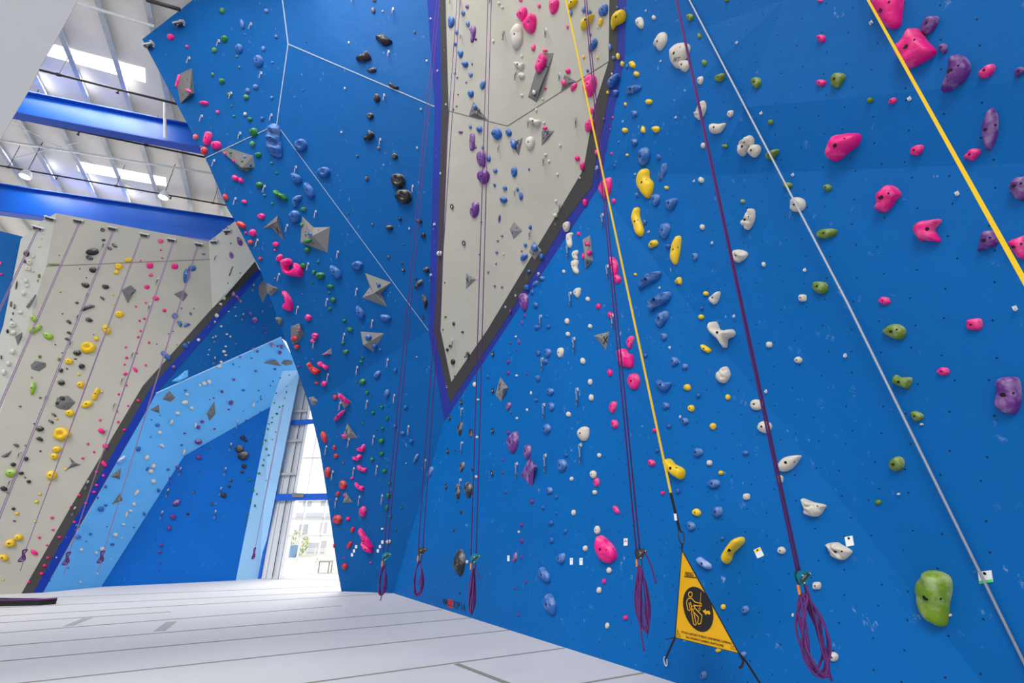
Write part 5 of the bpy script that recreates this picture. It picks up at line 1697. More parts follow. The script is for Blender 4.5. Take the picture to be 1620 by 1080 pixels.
GEAR = """
Q 165 390 11.5
Q 157 427.5 11.5
Q 140 467.5 11.5
Q 125 502.5 11.5
Q 113.8 545 11.5
Q 250 446.2 11.5
Q 237.5 487.5 11.5
Q 211.2 562.5 11.5
Q 195 602.5 11.5
Q 182.5 642.5 11.5
Q 167.5 685 11.5
Q 139.2 767.5 11.5
Q 118.8 808.8 11.5
Q 17.5 763.8 11.5
Q 32.5 720 11.5
Q 75 630 11.5
Q 266.2 780 11.5
Q 257 815 11.5
Q 361.8 363.8 11.5
Q 340.5 382.5 11.5
Q 342.5 410 11.5
Q 385 502.5 11.5
Q 341.2 537.5 11.5
Q 340.2 571.2 11.5
Q 401.5 456.2 11.5
Q 286 746.2 11.5
Q 357 746.2 11.5
Q 350 777.5 11.5
Q 341.2 813.8 11.5
Q 365.8 707.5 11.5
Q 376.2 671.2 11.5
Q 238.8 71.2 11.5
Q 286.2 38.8 11.5
Q 397.5 43.8 11.5
Q 347 70.5 11.5
Q 300 97.5 11.5
Q 413.8 121.2 11.5
Q 366.2 153 11.5
Q 320 189.2 11.5
Q 380.5 216.2 11.5
Q 430 187.5 11.5
Q 339.5 259.5 11.5
Q 419.2 300 11.5
Q 373.2 319.5 11.5
Q 500 340 11.5
Q 455 362 11.5
Q 408 385 11.5
Q 468.8 270 11.5
Q 535 403.8 11.5
Q 488 422.5 11.5
Q 442.2 439.2 11.5
Q 564.8 462.5 11.5
Q 518 478.8 11.5
Q 471.8 491.2 11.5
Q 589.5 512.5 11.5
Q 545 533.8 11.5
Q 497.5 545 11.5
Q 613.8 574.2 11.5
Q 565.5 586.2 11.5
Q 519.5 597.5 11.5
Q 624.2 630.5 11.5
Q 581.2 640 11.5
Q 538.8 642.5 11.5
Q 682.5 440 11.5
Q 646.8 680 11.5
Q 591.8 695.5 11.5
Q 552.5 700 11.5
Q 516.8 711.8 11.5
Q 560.5 746.2 11.5
Q 596.8 743 11.5
Q 527 751.2 11.5
Q 569.2 791.2 11.5
Q 605 789.2 11.5
Q 532.5 794.5 11.5
Q 673.2 733.2 11.5
Q 731.8 655 17.5
Q 731.8 708.8 17.5
Q 729.5 766.2 15
D 712.5 660.5 11.5
D 709.5 713.2 11.5
D 707 769.2 11.5
Q 558 2.5 11.5
Q 621.8 20 11.5
H 551.8 67.5 11.5
Q 615 87.5 11.5
H 675 96.2 11.5
H 692.5 111.8 11.5
H 545.8 139.5 11.5
Q 608 156.2 11.5
H 665.8 172.5 11.5
H 540.5 208.8 11.5
Q 601.8 226.2 11.5
H 660 233.8 11.5
H 681.5 29.5 11.5
H 705.8 165 11.5
Q 730 60 11.5
Q 713.8 5 11.5
H 647.5 361.2 11.5
H 638.2 426.2 11.5
Q 653.2 300 11.5
H 697 273.8 11.5
Q 688 360 11.5
D 716.2 326.8 11.5
D 735 384.5 11.5
Q 815.5 306.2 11.5
Q 789.5 237.5 11.5
Q 797.5 60 17.5
Q 864 56.2 17.5
Q 816.2 123.8 15
Q 885.8 125 15
Q 836.8 197.5 15
Q 911.8 197.5 17.5
Q 860.8 257.5 15
Q 776.2 5 10
H 945.8 43.8 11.5
H 1022.2 16.8 11.5
H 1045.5 96.8 11.5
H 1165.8 67.5 11.5
H 1069.5 185.5 11.5
H 985.8 192 11.5
H 968.2 117 11.5
H 917.5 281.2 11.5
Q 886.2 330 15
Q 899 400 20
Q 953.8 351.2 22.5
Q 961.8 432.5 22.5
Q 903.2 475 22.5
Q 969.8 510 22.5
Q 852.5 441.2 17.5
Q 839.2 372.5 15
Q 856.2 510 20
H 815.8 467 11.5
H 800 485 11.5
Q 944.5 275 20
H 756.2 438.8 11.5
H 1005.2 275 11.5
H 1098.2 286.2 11.5
H 1026.8 366.2 11.5
H 1127 383.8 11.5
H 1043.8 455 11.5
H 1161.5 499.5 11.5
Q 717.5 542.5 12.5
H 708 611.2 11.5
D 781 560 11.5
D 781 618 11.5
D 731.2 636.2 11.5
D 780.5 681.2 11.5
D 780 748.2 11.5
Q 818.5 744.5 22.5
Q 863.8 732.5 25
Q 859 577.5 20
Q 861.5 651.2 22.5
Q 914.2 628.8 26.2
Q 909 547.5 23.8
Q 919.2 717.5 27.5
H 1060 549.5 11.5
H 1076.5 658.8 11.5
H 1204.7 178.7 11.5
H 1254.7 276.3 11.5
H 1378.3 36 11.5
H 1439 156 11.5
H 1514.3 306 11.5
H 1606 487.3 11.5
H 1273.7 426.7 11.5
H 1337.7 561.7 11.5
H 1212.3 618.3 11.5
"""

# ------------------------------------------------------------------ things fixed to the walls
WALLS = [('right', w_right), ('centre', w_center), ('prow', w_prow), ('left', w_left), ('back', w_back), ('far', w_far)]
LIFT = {'right': 0, 'centre': .008, 'prow': 0, 'left': .006, 'back': 0, 'far': 0}
def tree_of(objs):
    vs = []; fs = []; own = []
    for key, me, off in objs:
        b = len(vs); vs += [v.co + off for v in me.vertices]
        for p in me.polygons: fs.append([i + b for i in p.vertices]); own.append(key)
    return BVHTree.FromPolygons(vs, fs), own
bodies = [(k, o.data, Vector()) for k, o in WALLS]
tree, owner = tree_of(bodies)
def find(x, y, tr=None):
    t_, o_ = tr or (tree, owner)
    r = ray(x, y).normalized()
    loc, n, i, d = t_.ray_cast(CAM, r)
    if loc is None: return None
    if n.dot(r) > 0: n = -n
    return loc, n, o_[i]
def frame(n):
    u = Vector((0, 0, 1)).cross(n); u.normalize()
    w = n.cross(u)
    if w.z < 0: u, w = -u, -w
    return u, w
def project(pts, loc, n, shrink=1.0):
    """image points -> (u, w) on the plane through loc; keeps strongly slanted outlines in bounds"""
    u, w = frame(n); out = []
    for x, y in pts:
        p = hit(x, y, (n, loc)); d = (p - loc) * shrink; out.append((d.dot(u), d.dot(w)))
    return out
def spline(pts, k=4):
    n = len(pts); out = []
    for i in range(n):
        p0, p1, p2, p3 = pts[i - 1], pts[i], pts[(i + 1) % n], pts[(i + 2) % n]
        for j in range(k):
            t = j / k
            out.append(tuple(.5 * (2 * p1[a] + (p2[a] - p0[a]) * t + (2 * p0[a] - 5 * p1[a] + 4 * p2[a] - p3[a]) * t * t + (3 * p1[a] - p0[a] - 3 * p2[a] + p3[a]) * t ** 3) for a in (0, 1)))
    return out
def outline(w, h, rot, sh, seed):
    """outline of a hold in image pixels about its centre"""
    rg = random.Random(seed); a = w / 2; b = h / 2; pts = []
    N = 14
    ph = [rg.uniform(0, 6.28) for _ in range(3)]; am = [rg.uniform(.02, .07), rg.uniform(.02, .06), rg.uniform(.01, .04)]
    for i in range(N):
        q = 2 * math.pi * i / N; c = math.cos(q); s = math.sin(q)
        wob = 1 + am[0] * math.cos(2 * q + ph[0]) + am[1] * math.cos(3 * q + ph[1]) + am[2] * math.cos(5 * q + ph[2])
        if sh == 'q':
            e = .62; x = a * abs(c) ** e * (1 if c > 0 else -1); y = b * abs(s) ** e * (1 if s > 0 else -1); x *= .96; y *= .96
        elif sh == 't': k = .62 + .38 * (c + 1) / 2; x = a * c; y = b * s * (k if abs(c) < .95 else 1) * 1.05; x *= 1.02
        elif sh == 'k': x = a * c; y = b * s * (1.0 - .38 * math.exp(-(c / .33) ** 2)) * 1.05
        elif sh == 'c': x = a * c; y = b * s * .8 - b * .55 * (1 - (c * c)) + b * .3
        else: x = a * c * wob; y = b * s * wob
        pts.append((x, y))
    r = math.radians(rot); cr_, sr_ = math.cos(r), math.sin(r)
    return [(x * cr_ - y * sr_, x * sr_ + y * cr_) for x, y in pts]
def inside(p, poly):
    x, y = p; c = False; n = len(poly)
    for i in range(n):
        x1, y1 = poly[i]; x2, y2 = poly[i - 1]
        if (y1 > y) != (y2 > y) and x < (x2 - x1) * (y - y1) / (y2 - y1) + x1: c = not c
    return c
def edge_dist(p, poly):
    best = 1e9; x, y = p; n = len(poly)
    for i in range(n):
        x1, y1 = poly[i - 1]; x2, y2 = poly[i]; dx = x2 - x1; dy = y2 - y1
        l = dx * dx + dy * dy or 1e-12; t = max(0, min(1, ((x - x1) * dx + (y - y1) * dy) / l))
        best = min(best, (x - x1 - t * dx) ** 2 + (y - y1 - t * dy) ** 2)
    return best ** .5
def dome(poly, thick, sh='o', div=9, seed=0):
    """closed rounded body over an outline: returns verts in (u, w, n), faces, height function"""
    us = [p[0] for p in poly]; ws = [p[1] for p in poly]
    lo = (min(us), min(ws)); hi = (max(us), max(ws)); span = max(hi[0] - lo[0], hi[1] - lo[1]); st = span / div
    grid = []
    j = 0
    y = lo[1] + st * .5
    while y < hi[1]:
        x = lo[0] + st * (.5 if j % 2 else .98)
        while x < hi[0]:
            if inside((x, y), poly) and edge_dist((x, y), poly) > st * .3: grid.append((x, y))
            x += st
        y += st * .87; j += 1
    R = max([edge_dist(g, poly) for g in grid] + [span * .12])
    cx = sum(us) / len(us); cy = sum(ws) / len(ws)
    sd = Vector((seed * 1.37, seed * .71, 0))
    def H(p):
        d = min(edge_dist(p, poly) / (R * .95), 1)
        h = thick * (.22 + .78 * math.sqrt(max(0, 1 - (1 - d) ** 2)))
        h *= 1 + .16 * (p[1] - cy) / (span * .5 + 1e-9) if sh != 'f' else 1
        h *= 1 + .22 * (noise.noise(Vector((p[0], p[1], 0)) / (span * .35) + sd))
        if sh == 'd':
            q = math.hypot(p[0] - cx, p[1] - cy) / (R * .42); h *= 1 - .75 * math.exp(-q * q)
        if sh == 'g':
            h *= .72 + .34 * math.cos((p[0] * .35 + p[1]) / (R * .62) * 3.14)
        if sh == 'w':
            h *= .8 + .5 * abs(math.sin((p[0] * 1.0 + p[1] * .6) / R * 2.6 + 3 * noise.noise(Vector((p[0], p[1], 1)) / span * 3)))
        return max(h, thick * .08)
    n = len(poly)
    ed = [(i, (i + 1) % n) for i in range(n)]
    r = delaunay_2d_cdt([Vector(p) for p in poly] + [Vector(g) for g in grid], ed, [], 1, 1e-6)
    v2, f2 = r[0], r[2]
    orig = r[3]
    vs = []; on_edge = {}
    for i, v in enumerate(v2):
        src = [s for s in orig[i] if s < n]
        if src: on_edge[src[0]] = i; vs.append(Vector((v[0], v[1], thick * .22)))
        else: vs.append(Vector((v[0], v[1], H((v[0], v[1])))))
    fs = [list(f) for f in f2]
    b = len(vs)
    loop = [i for i in range(n) if i in on_edge]
    for i in loop: p = v2[on_edge[i]]; vs.append(Vector((cx + (p[0] - cx) * 1.0, cy + (p[1] - cy) * 1.0, -.006)))
    m = len(loop)
    for k in range(m):
        a_ = on_edge[loop[k]]; c_ = on_edge[loop[(k + 1) % m]]
        fs.append([a_, b + k, b + (k + 1) % m, c_])
    return vs, fs, H
def to_world(vs, loc, n):
    u, w = frame(n); return [loc + u * v.x + w * v.y + n * v.z for v in vs]

ITEMS = []      # (image x, image y, colour word, object, kind word, size word, surface key)
CW = {'K': 'black', 'Y': 'yellow', 'P': 'pink', 'G': 'green', 'B': 'blue', 'W': 'white', 'R': 'red', 'U': 'purple', 'A': 'grey', 'L': 'pale blue'}

# volumes first, so that holds can sit on them
vol_bodies = []
VMARK = ((955, 539), (954, 536), (819, 230), (864, 215), (754, 178), (854, 121), (743, 444), (552, 686), (434, 361), (793, 617))
for ln in VOLUMES.strip().splitlines():
    t = ln.split(); c = t[0]; p = list(map(float, t[1:])); ax, ay = p[0], p[1]; pts = list(zip(p[2::2], p[3::2]))
    mx_ = sum(x for x, y in pts) / len(pts); my_ = sum(y for x, y in pts) / len(pts)
    f = find(mx_, my_) or find(ax, ay)
    if not f:
        continue
    loc, n, key = f; loc = loc + n * LIFT[key]
    P = [hit(x, y, (n, loc)) for x, y in pts]
    size = sum((q - loc).length for q in P) / len(P)
    if size > 2.2 * 40 / 714 * depth_of(loc): size = 1.2 * 40 / 714 * depth_of(loc)
    ap = hit(ax, ay, (n, loc), size * (.42 if key != 'centre' else .2))
    mb = MB(); k = len(P); cen = loc
    vs = P + [q - n * .004 for q in P] + [ap]
    fs = [(i, (i + 1) % k, 2 * k) for i in range(k)] + [(i, i + k, (i + 1) % k + k, (i + 1) % k) for i in range(k)] + [list(range(k, 2 * k))]
    mb.add(vs, fs)
    m_ = {'A': M['volume_pale'] if key in ('right',) or mx_ > 480 and my_ > 350 else M['volume'], 'U': HOLD['U'], 'L': HOLD['L']}[c]
    if c == 'L': m_ = M['light_blue']
    o = mb.build('wall_volume', [m_], origin=loc)
    me = o.data
    vol_bodies.append((key, me, loc.copy()))
    ITEMS.append([mx_, my_, CW[c], o, 'volume', '', key])
    # marker cross on one flat face
    if any(abs(mx_ - a) < 6 and abs(my_ - b) < 6 for a, b in VMARK):
        best = None
        for i in range(k):
            A, B = P[i], P[(i + 1) % k]; nn = (A - ap).cross(B - ap); ar = nn.length; nn.normalize()
            if nn.dot(CAM - ap) < 0: nn = -nn
            vis = nn.dot((CAM - ap).normalized()) * ar
            if best is None or vis > best[0]: best = (vis, (A + B + ap) / 3, nn, (A - B).length)
        _, q, nn, ln_ = best; s = min(size * .34, ln_ * .3); u_, w_ = frame(nn)
        mb = MB()
        for sg in (1, -1):
            d = (u_ * .6 + w_ * sg).normalized(); mb.bar(q - d * s + nn * .004, q + d * s + nn * .004, s * .2, .003, up=nn)
        mb.build('cross_mark', [M['ink_x']], o)
    # bolt heads on the faces
    mb = MB()
    for i in range(k):
        q = (P[i] + P[(i + 1) % k] + ap * 1.2) / 3.2; nn = (P[i] - ap).cross(P[(i + 1) % k] - ap).normalized()
        if nn.dot(CAM - q) < 0: nn = -nn
        if nn.dot(n) < -.2: continue
        if i % 2 == 0: mb.tube([q - nn * .003, q + nn * .004], .012, 8)
    if mb.v: tag(mb.build('bolt', [M['bolt']], o), kind='stuff')
tree2, owner2 = tree_of(bodies + vol_bodies)
T2 = (tree2, owner2)
NVOL = len(bodies)

# every hold as a record, then the 300 largest become things of their own
REC = []
for ln in HOLDS.strip().splitlines():
    t = ln.split(); REC.append([t[0], float(t[1]), float(t[2]), float(t[3]), float(t[4]), int(t[5]), t[6], None])
for ln in SHAPES.strip().splitlines():
    t = ln.split(); p = list(map(float, t[1:])); pts = list(zip(p[0::2], p[1::2]))
    mx_ = sum(x for x, y in pts) / len(pts); my_ = sum(y for x, y in pts) / len(pts)
    w = max(x for x, y in pts) - min(x for x, y in pts); h = max(y for x, y in pts) - min(y for x, y in pts)
    REC.append([t[0], mx_, my_, w, h, 0, 's', pts])
def area(r): return r[3] * r[4] * (1.15 if r[7] else 1)
cards = [r for r in REC if r[0] == 'T']
REC = sorted([r for r in REC if r[0] != 'T'], key=area, reverse=True)
GROOVED = ((435, 220), (1028, 444), (1044, 477), (1003, 142))
RIBBED = ((1146, 594), (1171, 405), (1327, 871), (1110, 176), (1186, 348), (1182, 232), (1612, 297), (1286, 801))
FLATG = 'prow back'
rest = MB(); rest_idx = list('KYPGBWRUAL') + ['g']
n_big = 0; used = []
for ri, r in enumerate(REC):
    c, x, y, w, h, rot, sh, pts = r
    f = find(x, y, T2)
    if not f: continue
    loc, n, key = f; loc = loc + n * LIFT.get(key, 0)
    # a hold in the image is shown raised from the wall: its foot lies slightly beyond
    poly = [(x + a, y + b) for a, b in outline(w, h, rot, sh, ri)] if pts is None else pts
    mpp = depth_of(loc) / FOC
    flat = project(poly, loc, n)
    sz = max(w, h) * mpp
    flat = [((a * min(1, 1.0 * sz / max(abs(a), 1e-6))), (b * min(1, 1.15 * sz / max(abs(b), 1e-6)))) for a, b in flat]
    small = min(w, h) * mpp; thick = max(.02, min(.42 * small + .008, .24))
    big = n_big < 300
    cn = max(-1, min(1, n.dot((CAM - loc).normalized())))
    if big:
        n_big += 1
        if sh in 'sdg': pass
        if any(abs(x - a) < 8 and abs(y - b) < 8 for a, b in GROOVED): sh = 'g'
        if any(abs(x - a) < 8 and abs(y - b) < 8 for a, b in RIBBED): sh = 'w'
        px = max(w, h); k = 3 if pts is not None else (2 if px > 18 else 1)
        flat = spline(flat, k)
        # drop near-duplicate outline points
        vs, fs, H = dome(flat, thick, sh, div=8 if px < 16 else (11 if px < 35 else 17), seed=ri)
        # shift the foot so that the raised body, not its foot, covers the place seen in the photo
        back = hit(x, y, (n, loc), thick * .45) - loc; back = -(back - n * back.dot(n)) * 0
        wv = to_world(vs, loc + back, n)
        mb = MB(); mb.add(wv, fs)
        m_ = HOLD[c]
        if c == 'G' and key in ('prow', 'back'): m_ = M['green_deep']
        if c == 'G' and key == 'left': m_ = M['lime']
        if c == 'G' and abs(x - 1479) < 9 and abs(y - 942) < 12: m_ = M['lime_big']
        o = mb.build('climbing_hold', [m_], smooth=True, origin=loc)
        if px * 1 >= 11:
            u_, w_ = frame(n); cx = sum(a for a, b in flat) / len(flat); cy = sum(b for a, b in flat) / len(flat)
            if inside((cx, cy), flat):
                br = min(.017, small * .09)
                q = loc + u_ * cx + w_ * cy + n * H((cx, cy))
                mb = MB(); mb.tube([q - n * br, q + n * .0025], br, 8); mb.build('bolt', [M['bolt']], o)
                if px > 30:
                    bx = cx + (max(a for a, b in flat) - cx) * .55
                    if inside((bx, cy), flat):
                        q = loc + u_ * bx + w_ * cy + n * H((bx, cy)); mb = MB(); mb.tube([q - n * .005, q + n * .002], .007, 6); mb.build('set_screw', [M['bolt']], o)
        size = 'large' if px >= 32 else 'medium-sized' if px >= 17 else 'small'
        kind = {'d': 'ring-shaped hold', 'c': 'curved hold', 'k': 'waisted hold', 'q': 'blocky hold', 't': 'tapered hold'}.get(sh, 'hold')
        ITEMS.append([x, y, CW[c], o, kind, size, key]); used.append(o)
        if abs(x - 1077) < 6 and abs(y - 88) < 9: WT = (o, loc, n, flat, H)
    else:
        k = len(flat); cx = sum(a for a, b in flat) / k; cy = sum(b for a, b in flat) / k
        flat = flat[::2] if k > 8 and pts is None else flat; k = len(flat)
        vs = [Vector((a, b, -.004)) for a, b in flat] + [Vector((cx + (a - cx) * .92, cy + (b - cy) * .92, thick * .6)) for a, b in flat] + \
             [Vector((cx + (a - cx) * .5, cy + (b - cy) * .5, thick * .98)) for a, b in flat] + [Vector((cx, cy, thick))]
        fs = []
        for q in (0, 1): fs += [(q * k + i, q * k + (i + 1) % k, (q + 1) * k + (i + 1) % k, (q + 1) * k + i) for i in range(k)]
        fs += [(2 * k + i, 2 * k + (i + 1) % k, 3 * k) for i in range(k)]
        mi = rest_idx.index('g' if c == 'G' and key in ('prow', 'back') else c)
        rest.add(to_world(vs, loc, n), fs, mi)
o = rest.build('small_climbing_holds', [HOLD[c] if c != 'g' else M['green_deep'] for c in rest_idx], smooth=True)
tag(o, 'scatter of tiny coloured footholds and screw-ons over all the climbing walls', 'climbing holds', kind='stuff')

def text(body, size, at, ux, wy, n, m, parent, name='lettering', off=.003, sx=1.0, align='CENTER'):
    cu = bpy.data.curves.new(name, 'FONT'); cu.body = body; cu.size = size; cu.align_x = align; cu.align_y = 'CENTER'; cu.extrude = .0008
    cu.materials.append(m)
    o = bpy.data.objects.new(name, cu); COL.objects.link(o)
    mt = Matrix((ux * sx, wy, n)).transposed().to_4x4(); mt.translation = at + n * off
    me = bpy.data.meshes.new_from_object(o); bpy.data.objects.remove(o)
    pw = parent_world(parent); mt.translation -= pw
    me.transform(mt); o = bpy.data.objects.new(name, me); COL.objects.link(o); o.parent = parent
    return o
if 'WT' in globals():
    o, loc, n, flat, H = WT; u_, w_ = frame(n)
    q = project([(1073, 97)], loc, n)[0]
    h_ = H(q) + .006; ux_ = (hit(1082, 95, (n, loc)) - hit(1064, 95, (n, loc))).normalized(); wy_ = n.cross(ux_)
    text('WT', .085, hit(1070, 95, (n, loc), h_), ux_, wy_, n, M['ink'], o)

# ------------------------------------------------------------------ route cards
cgear = []
for c, x, y, w, h, rot, sh, pts in cards:
    f = find(x, y)
    if not f: continue
    loc, n, key = f; u_, w_ = frame(n); mpp = depth_of(loc) / FOC
    poly = [(x + a * w / 2, y + b * h / 2 - a * w * .04) for a, b in ((-1, -1), (1, -1), (1, 1), (-1, 1))]
    if rot: r_ = math.radians(rot); poly = [(x + (a * math.cos(r_) - b * math.sin(r_)) * .86, y + (a * math.sin(r_) + b * math.cos(r_)) * .86) for a, b in ((-w / 2, -h / 2), (w / 2, -h / 2), (w / 2, h / 2), (-w / 2, h / 2))]
    P = [hit(a, b, (n, loc)) for a, b in poly]
    mb = MB(); mb.slab([p + n * .004 for p in P], n, .003); o = mb.build('route_card', [M['card']], origin=loc)
    st = {1559: 'card_green', 1201: 'card_yellow', 1200: 'card_yellow', 990: 'card_pink'}.get(round(x))
    if st:
        a0, a1 = (.76, 1) if st == 'card_green' else ((.05, .35) if st == 'card_yellow' else (.38, .48))
        L_ = lambda s, t: P[0].lerp(P[1], s).lerp(P[3].lerp(P[2], s), t) + n * .0055
        mb = MB(); mb.slab([L_(0.02, a0), L_(.98, a0), L_(.98, a1), L_(.02, a1)], n, .001); mb.build('stripe', [M[st]], o)
    if w > 9:
        q = P[0].lerp(P[2], .5).lerp(P[0].lerp(P[1], .5), .6)
        mb = MB(); mb.tube([q, q + n * .007], .009, 8); mb.build('bolt', [M['bolt']], o)
        if x > 1300: text('5.10', (P[0] - P[3]).length * .17, P[0].lerp(P[2], .5) + (P[3] - P[0]) * .08, (P[1] - P[0]).normalized(), (P[0] - P[3]).normalized(), n, M['volume'], o, off=.006) if False else None
    elif h > 6:
        q = P[0].lerp(P[2], .5).lerp(P[0].lerp(P[1], .5), .45); mb = MB(); mb.tube([q, q + n * .006], .007, 6); mb.build('bolt', [M['bolt']], o)
    ITEMS.append([x, y, 'white', o, 'card', 'small', key])

# ------------------------------------------------------------------ quickdraws, hangers, snap links
Z = Vector((0, 0, 1))
def loop_pts(c, up, side, hh, ww, k=10):
    return [c + up * (math.sin(2 * math.pi * i / k) * hh) + side * (math.cos(2 * math.pi * i / k) * ww * (1 + .18 * math.sin(2 * math.pi * i / k))) for i in range(k)]
for ln in GEAR.strip().splitlines():
    t = ln.split(); kd, x, y, Lpx = t[0], float(t[1]), float(t[2]), float(t[3])
    f = find(x, y - (Lpx / 2 if kd == 'Q' else 0), T2)
    if not f: continue
    loc, n, key = f; mpp = depth_of(loc) / FOC; u_, w_ = frame(n)
    s = {'Q': 1.0, 'H': 1.0, 'D': 1.0}[kd]
    if kd == 'Q':
        far = key in ('left', 'back')
        L_ = max(.1, min(Lpx * mpp * .98, .42)); a = loc + n * .035
        if key in ('prow', 'centre'): L_ *= 1.1
        o = root('quickdraw', loc, None, 'quickdraw')
        mb = MB(); mb.box(loc + n * .004, u_ * .018, w_ * .026, n * .004); mb.tube(loop_pts(loc + n * .024, w_, n, .012, .022, 8), .0045, 4, closed=True); mb.build('hanger', [M['steel']], o)
        side = (u_ - Z * u_.z).normalized(); b = a - Z * L_
        mb = MB(); mb.tube(loop_pts(a - Z * L_ * .13, Z, side, L_ * .16, L_ * .075), L_ * .02, 4, closed=True); mb.build('carabiner', [M['alloy']], o)
        mb = MB(); mb.bar(a - Z * L_ * .26, a - Z * L_ * .7, L_ * .085, L_ * .03, up=n); mb.build('sling', [M['sling_pale'] if key == 'prow' else M['alloy'] if key == 'right' else M['sling']], o)
        mb = MB(); mb.tube(loop_pts(b + Z * L_ * .14, Z, side, L_ * .17, L_ * .08), L_ * .024, 4, closed=True); mb.build('carabiner', [M['alloy'] if key not in ('right', 'centre') else M['dark_steel']], o)
        nm = 'quickdraw'
    elif kd == 'H':
        o = root('bolt_hanger', loc, None, 'bolt hanger')
        s = max(.7, 2.9 * mpp / .04)
        mb = MB(); mb.box(loc + n * .004 * s, u_ * .016 * s, w_ * .022 * s, n * .002 * s); mb.tube([loc, loc + n * .018 * s], .009 * s, 6); mb.build('plate', [M['steel']], o)
        mb = MB(); mb.tube(loop_pts(loc + n * .022 * s - w_ * .018 * s, w_, n, .013 * s, .02 * s, 8), .005 * s, 5, closed=True); mb.build('eye', [M['steel']], o)
        nm = 'bolt hanger'
    else:
        o = root('snap_link', loc, None, 'carabiner')
        c = loc + n * .03; hh = 3.6 * mpp; ww = 2.8 * mpp
        mb = MB(); mb.tube([c + w_ * hh, c + u_ * ww + w_ * hh * .3, c + u_ * ww * .8 - w_ * hh * .5, c - w_ * hh, c - u_ * ww * .8 - w_ * hh * .5, c - u_ * ww + w_ * hh * .3], .012, 5, closed=True); mb.build('link', [M['dark_steel']], o)
        mb = MB(); mb.box(loc + n * .012, u_ * .018, w_ * .025, n * .013); mb.build('plate', [M['steel']], o)
        nm = 'snap link'
    ITEMS.append([x, y, '', o, nm, '', key])

# anchors along the top of the left wall
anchors = [(125, 350), (179, 362), (229, 372), (272, 380), (315, 387), (79, 346), (60, 361), (361, 366), (340, 383), (238, 72), (286, 38)]
for x, y in anchors:
    f = find(x, y)
    if not f: continue
    loc, n, key = f; u_, w_ = frame(n); o = root('top_anchor', loc, None, 'rope anchor')
    mb = MB(); mb.box(loc + n * .05, u_ * .12, w_ * .018, n * .05); mb.box(loc + n * .02 - u_ * .09, u_ * .012, w_ * .06, n * .02); mb.box(loc + n * .02 + u_ * .09, u_ * .012, w_ * .06, n * .02); mb.build('bracket', [M['zinc']], o)
    mb = MB(); mb.tube([loc + n * .07 - u_ * .08 - w_ * .035, loc + n * .07 + u_ * .08 - w_ * .035], .035, 10); mb.build('roller', [M['dark_steel']], o, True)
    ITEMS.append([x, y, '', o, 'rope anchor', '', key])

# ------------------------------------------------------------------ climbing ropes
def plumb(x, y, d_y):
    """point seen at image x,y that lies at forward distance d_y"""
    r = ray(x, y); return CAM + r * (d_y / r.y)
def coil(cx, cz, cy, hh, ww, turns, r, m, parent, name='coil', skew=0, seed=0, fan=False):
    rg = random.Random(seed); mb = MB()
    for k in range(turns):
        dx = rg.uniform(-.18, .18) * ww; dh = rg.uniform(-.1, .03) * hh; w2 = ww * (rg.uniform(.72, 1.08) if not fan else .25 + .8 * k / turns); off = (k - turns / 2) * r * 1.3
        pts = []
        for i in range(22):
            q = 2 * math.pi * i / 22; z_ = math.cos(q); pinch = .35 + .65 * ((1 - z_) / 2) ** .6
            pts.append(Vector((cx + dx * (1 - z_) / 2 + math.sin(q) * w2 * pinch + skew * (z_ - 1), cy + off + .03 * math.sin(3 * q + k), cz - hh + z_ * (hh + (0 if z_ > 0 else -dh)))))
        mb.tube(pts, r, 6, closed=True)
    return mb.build(name, [m], parent, True)
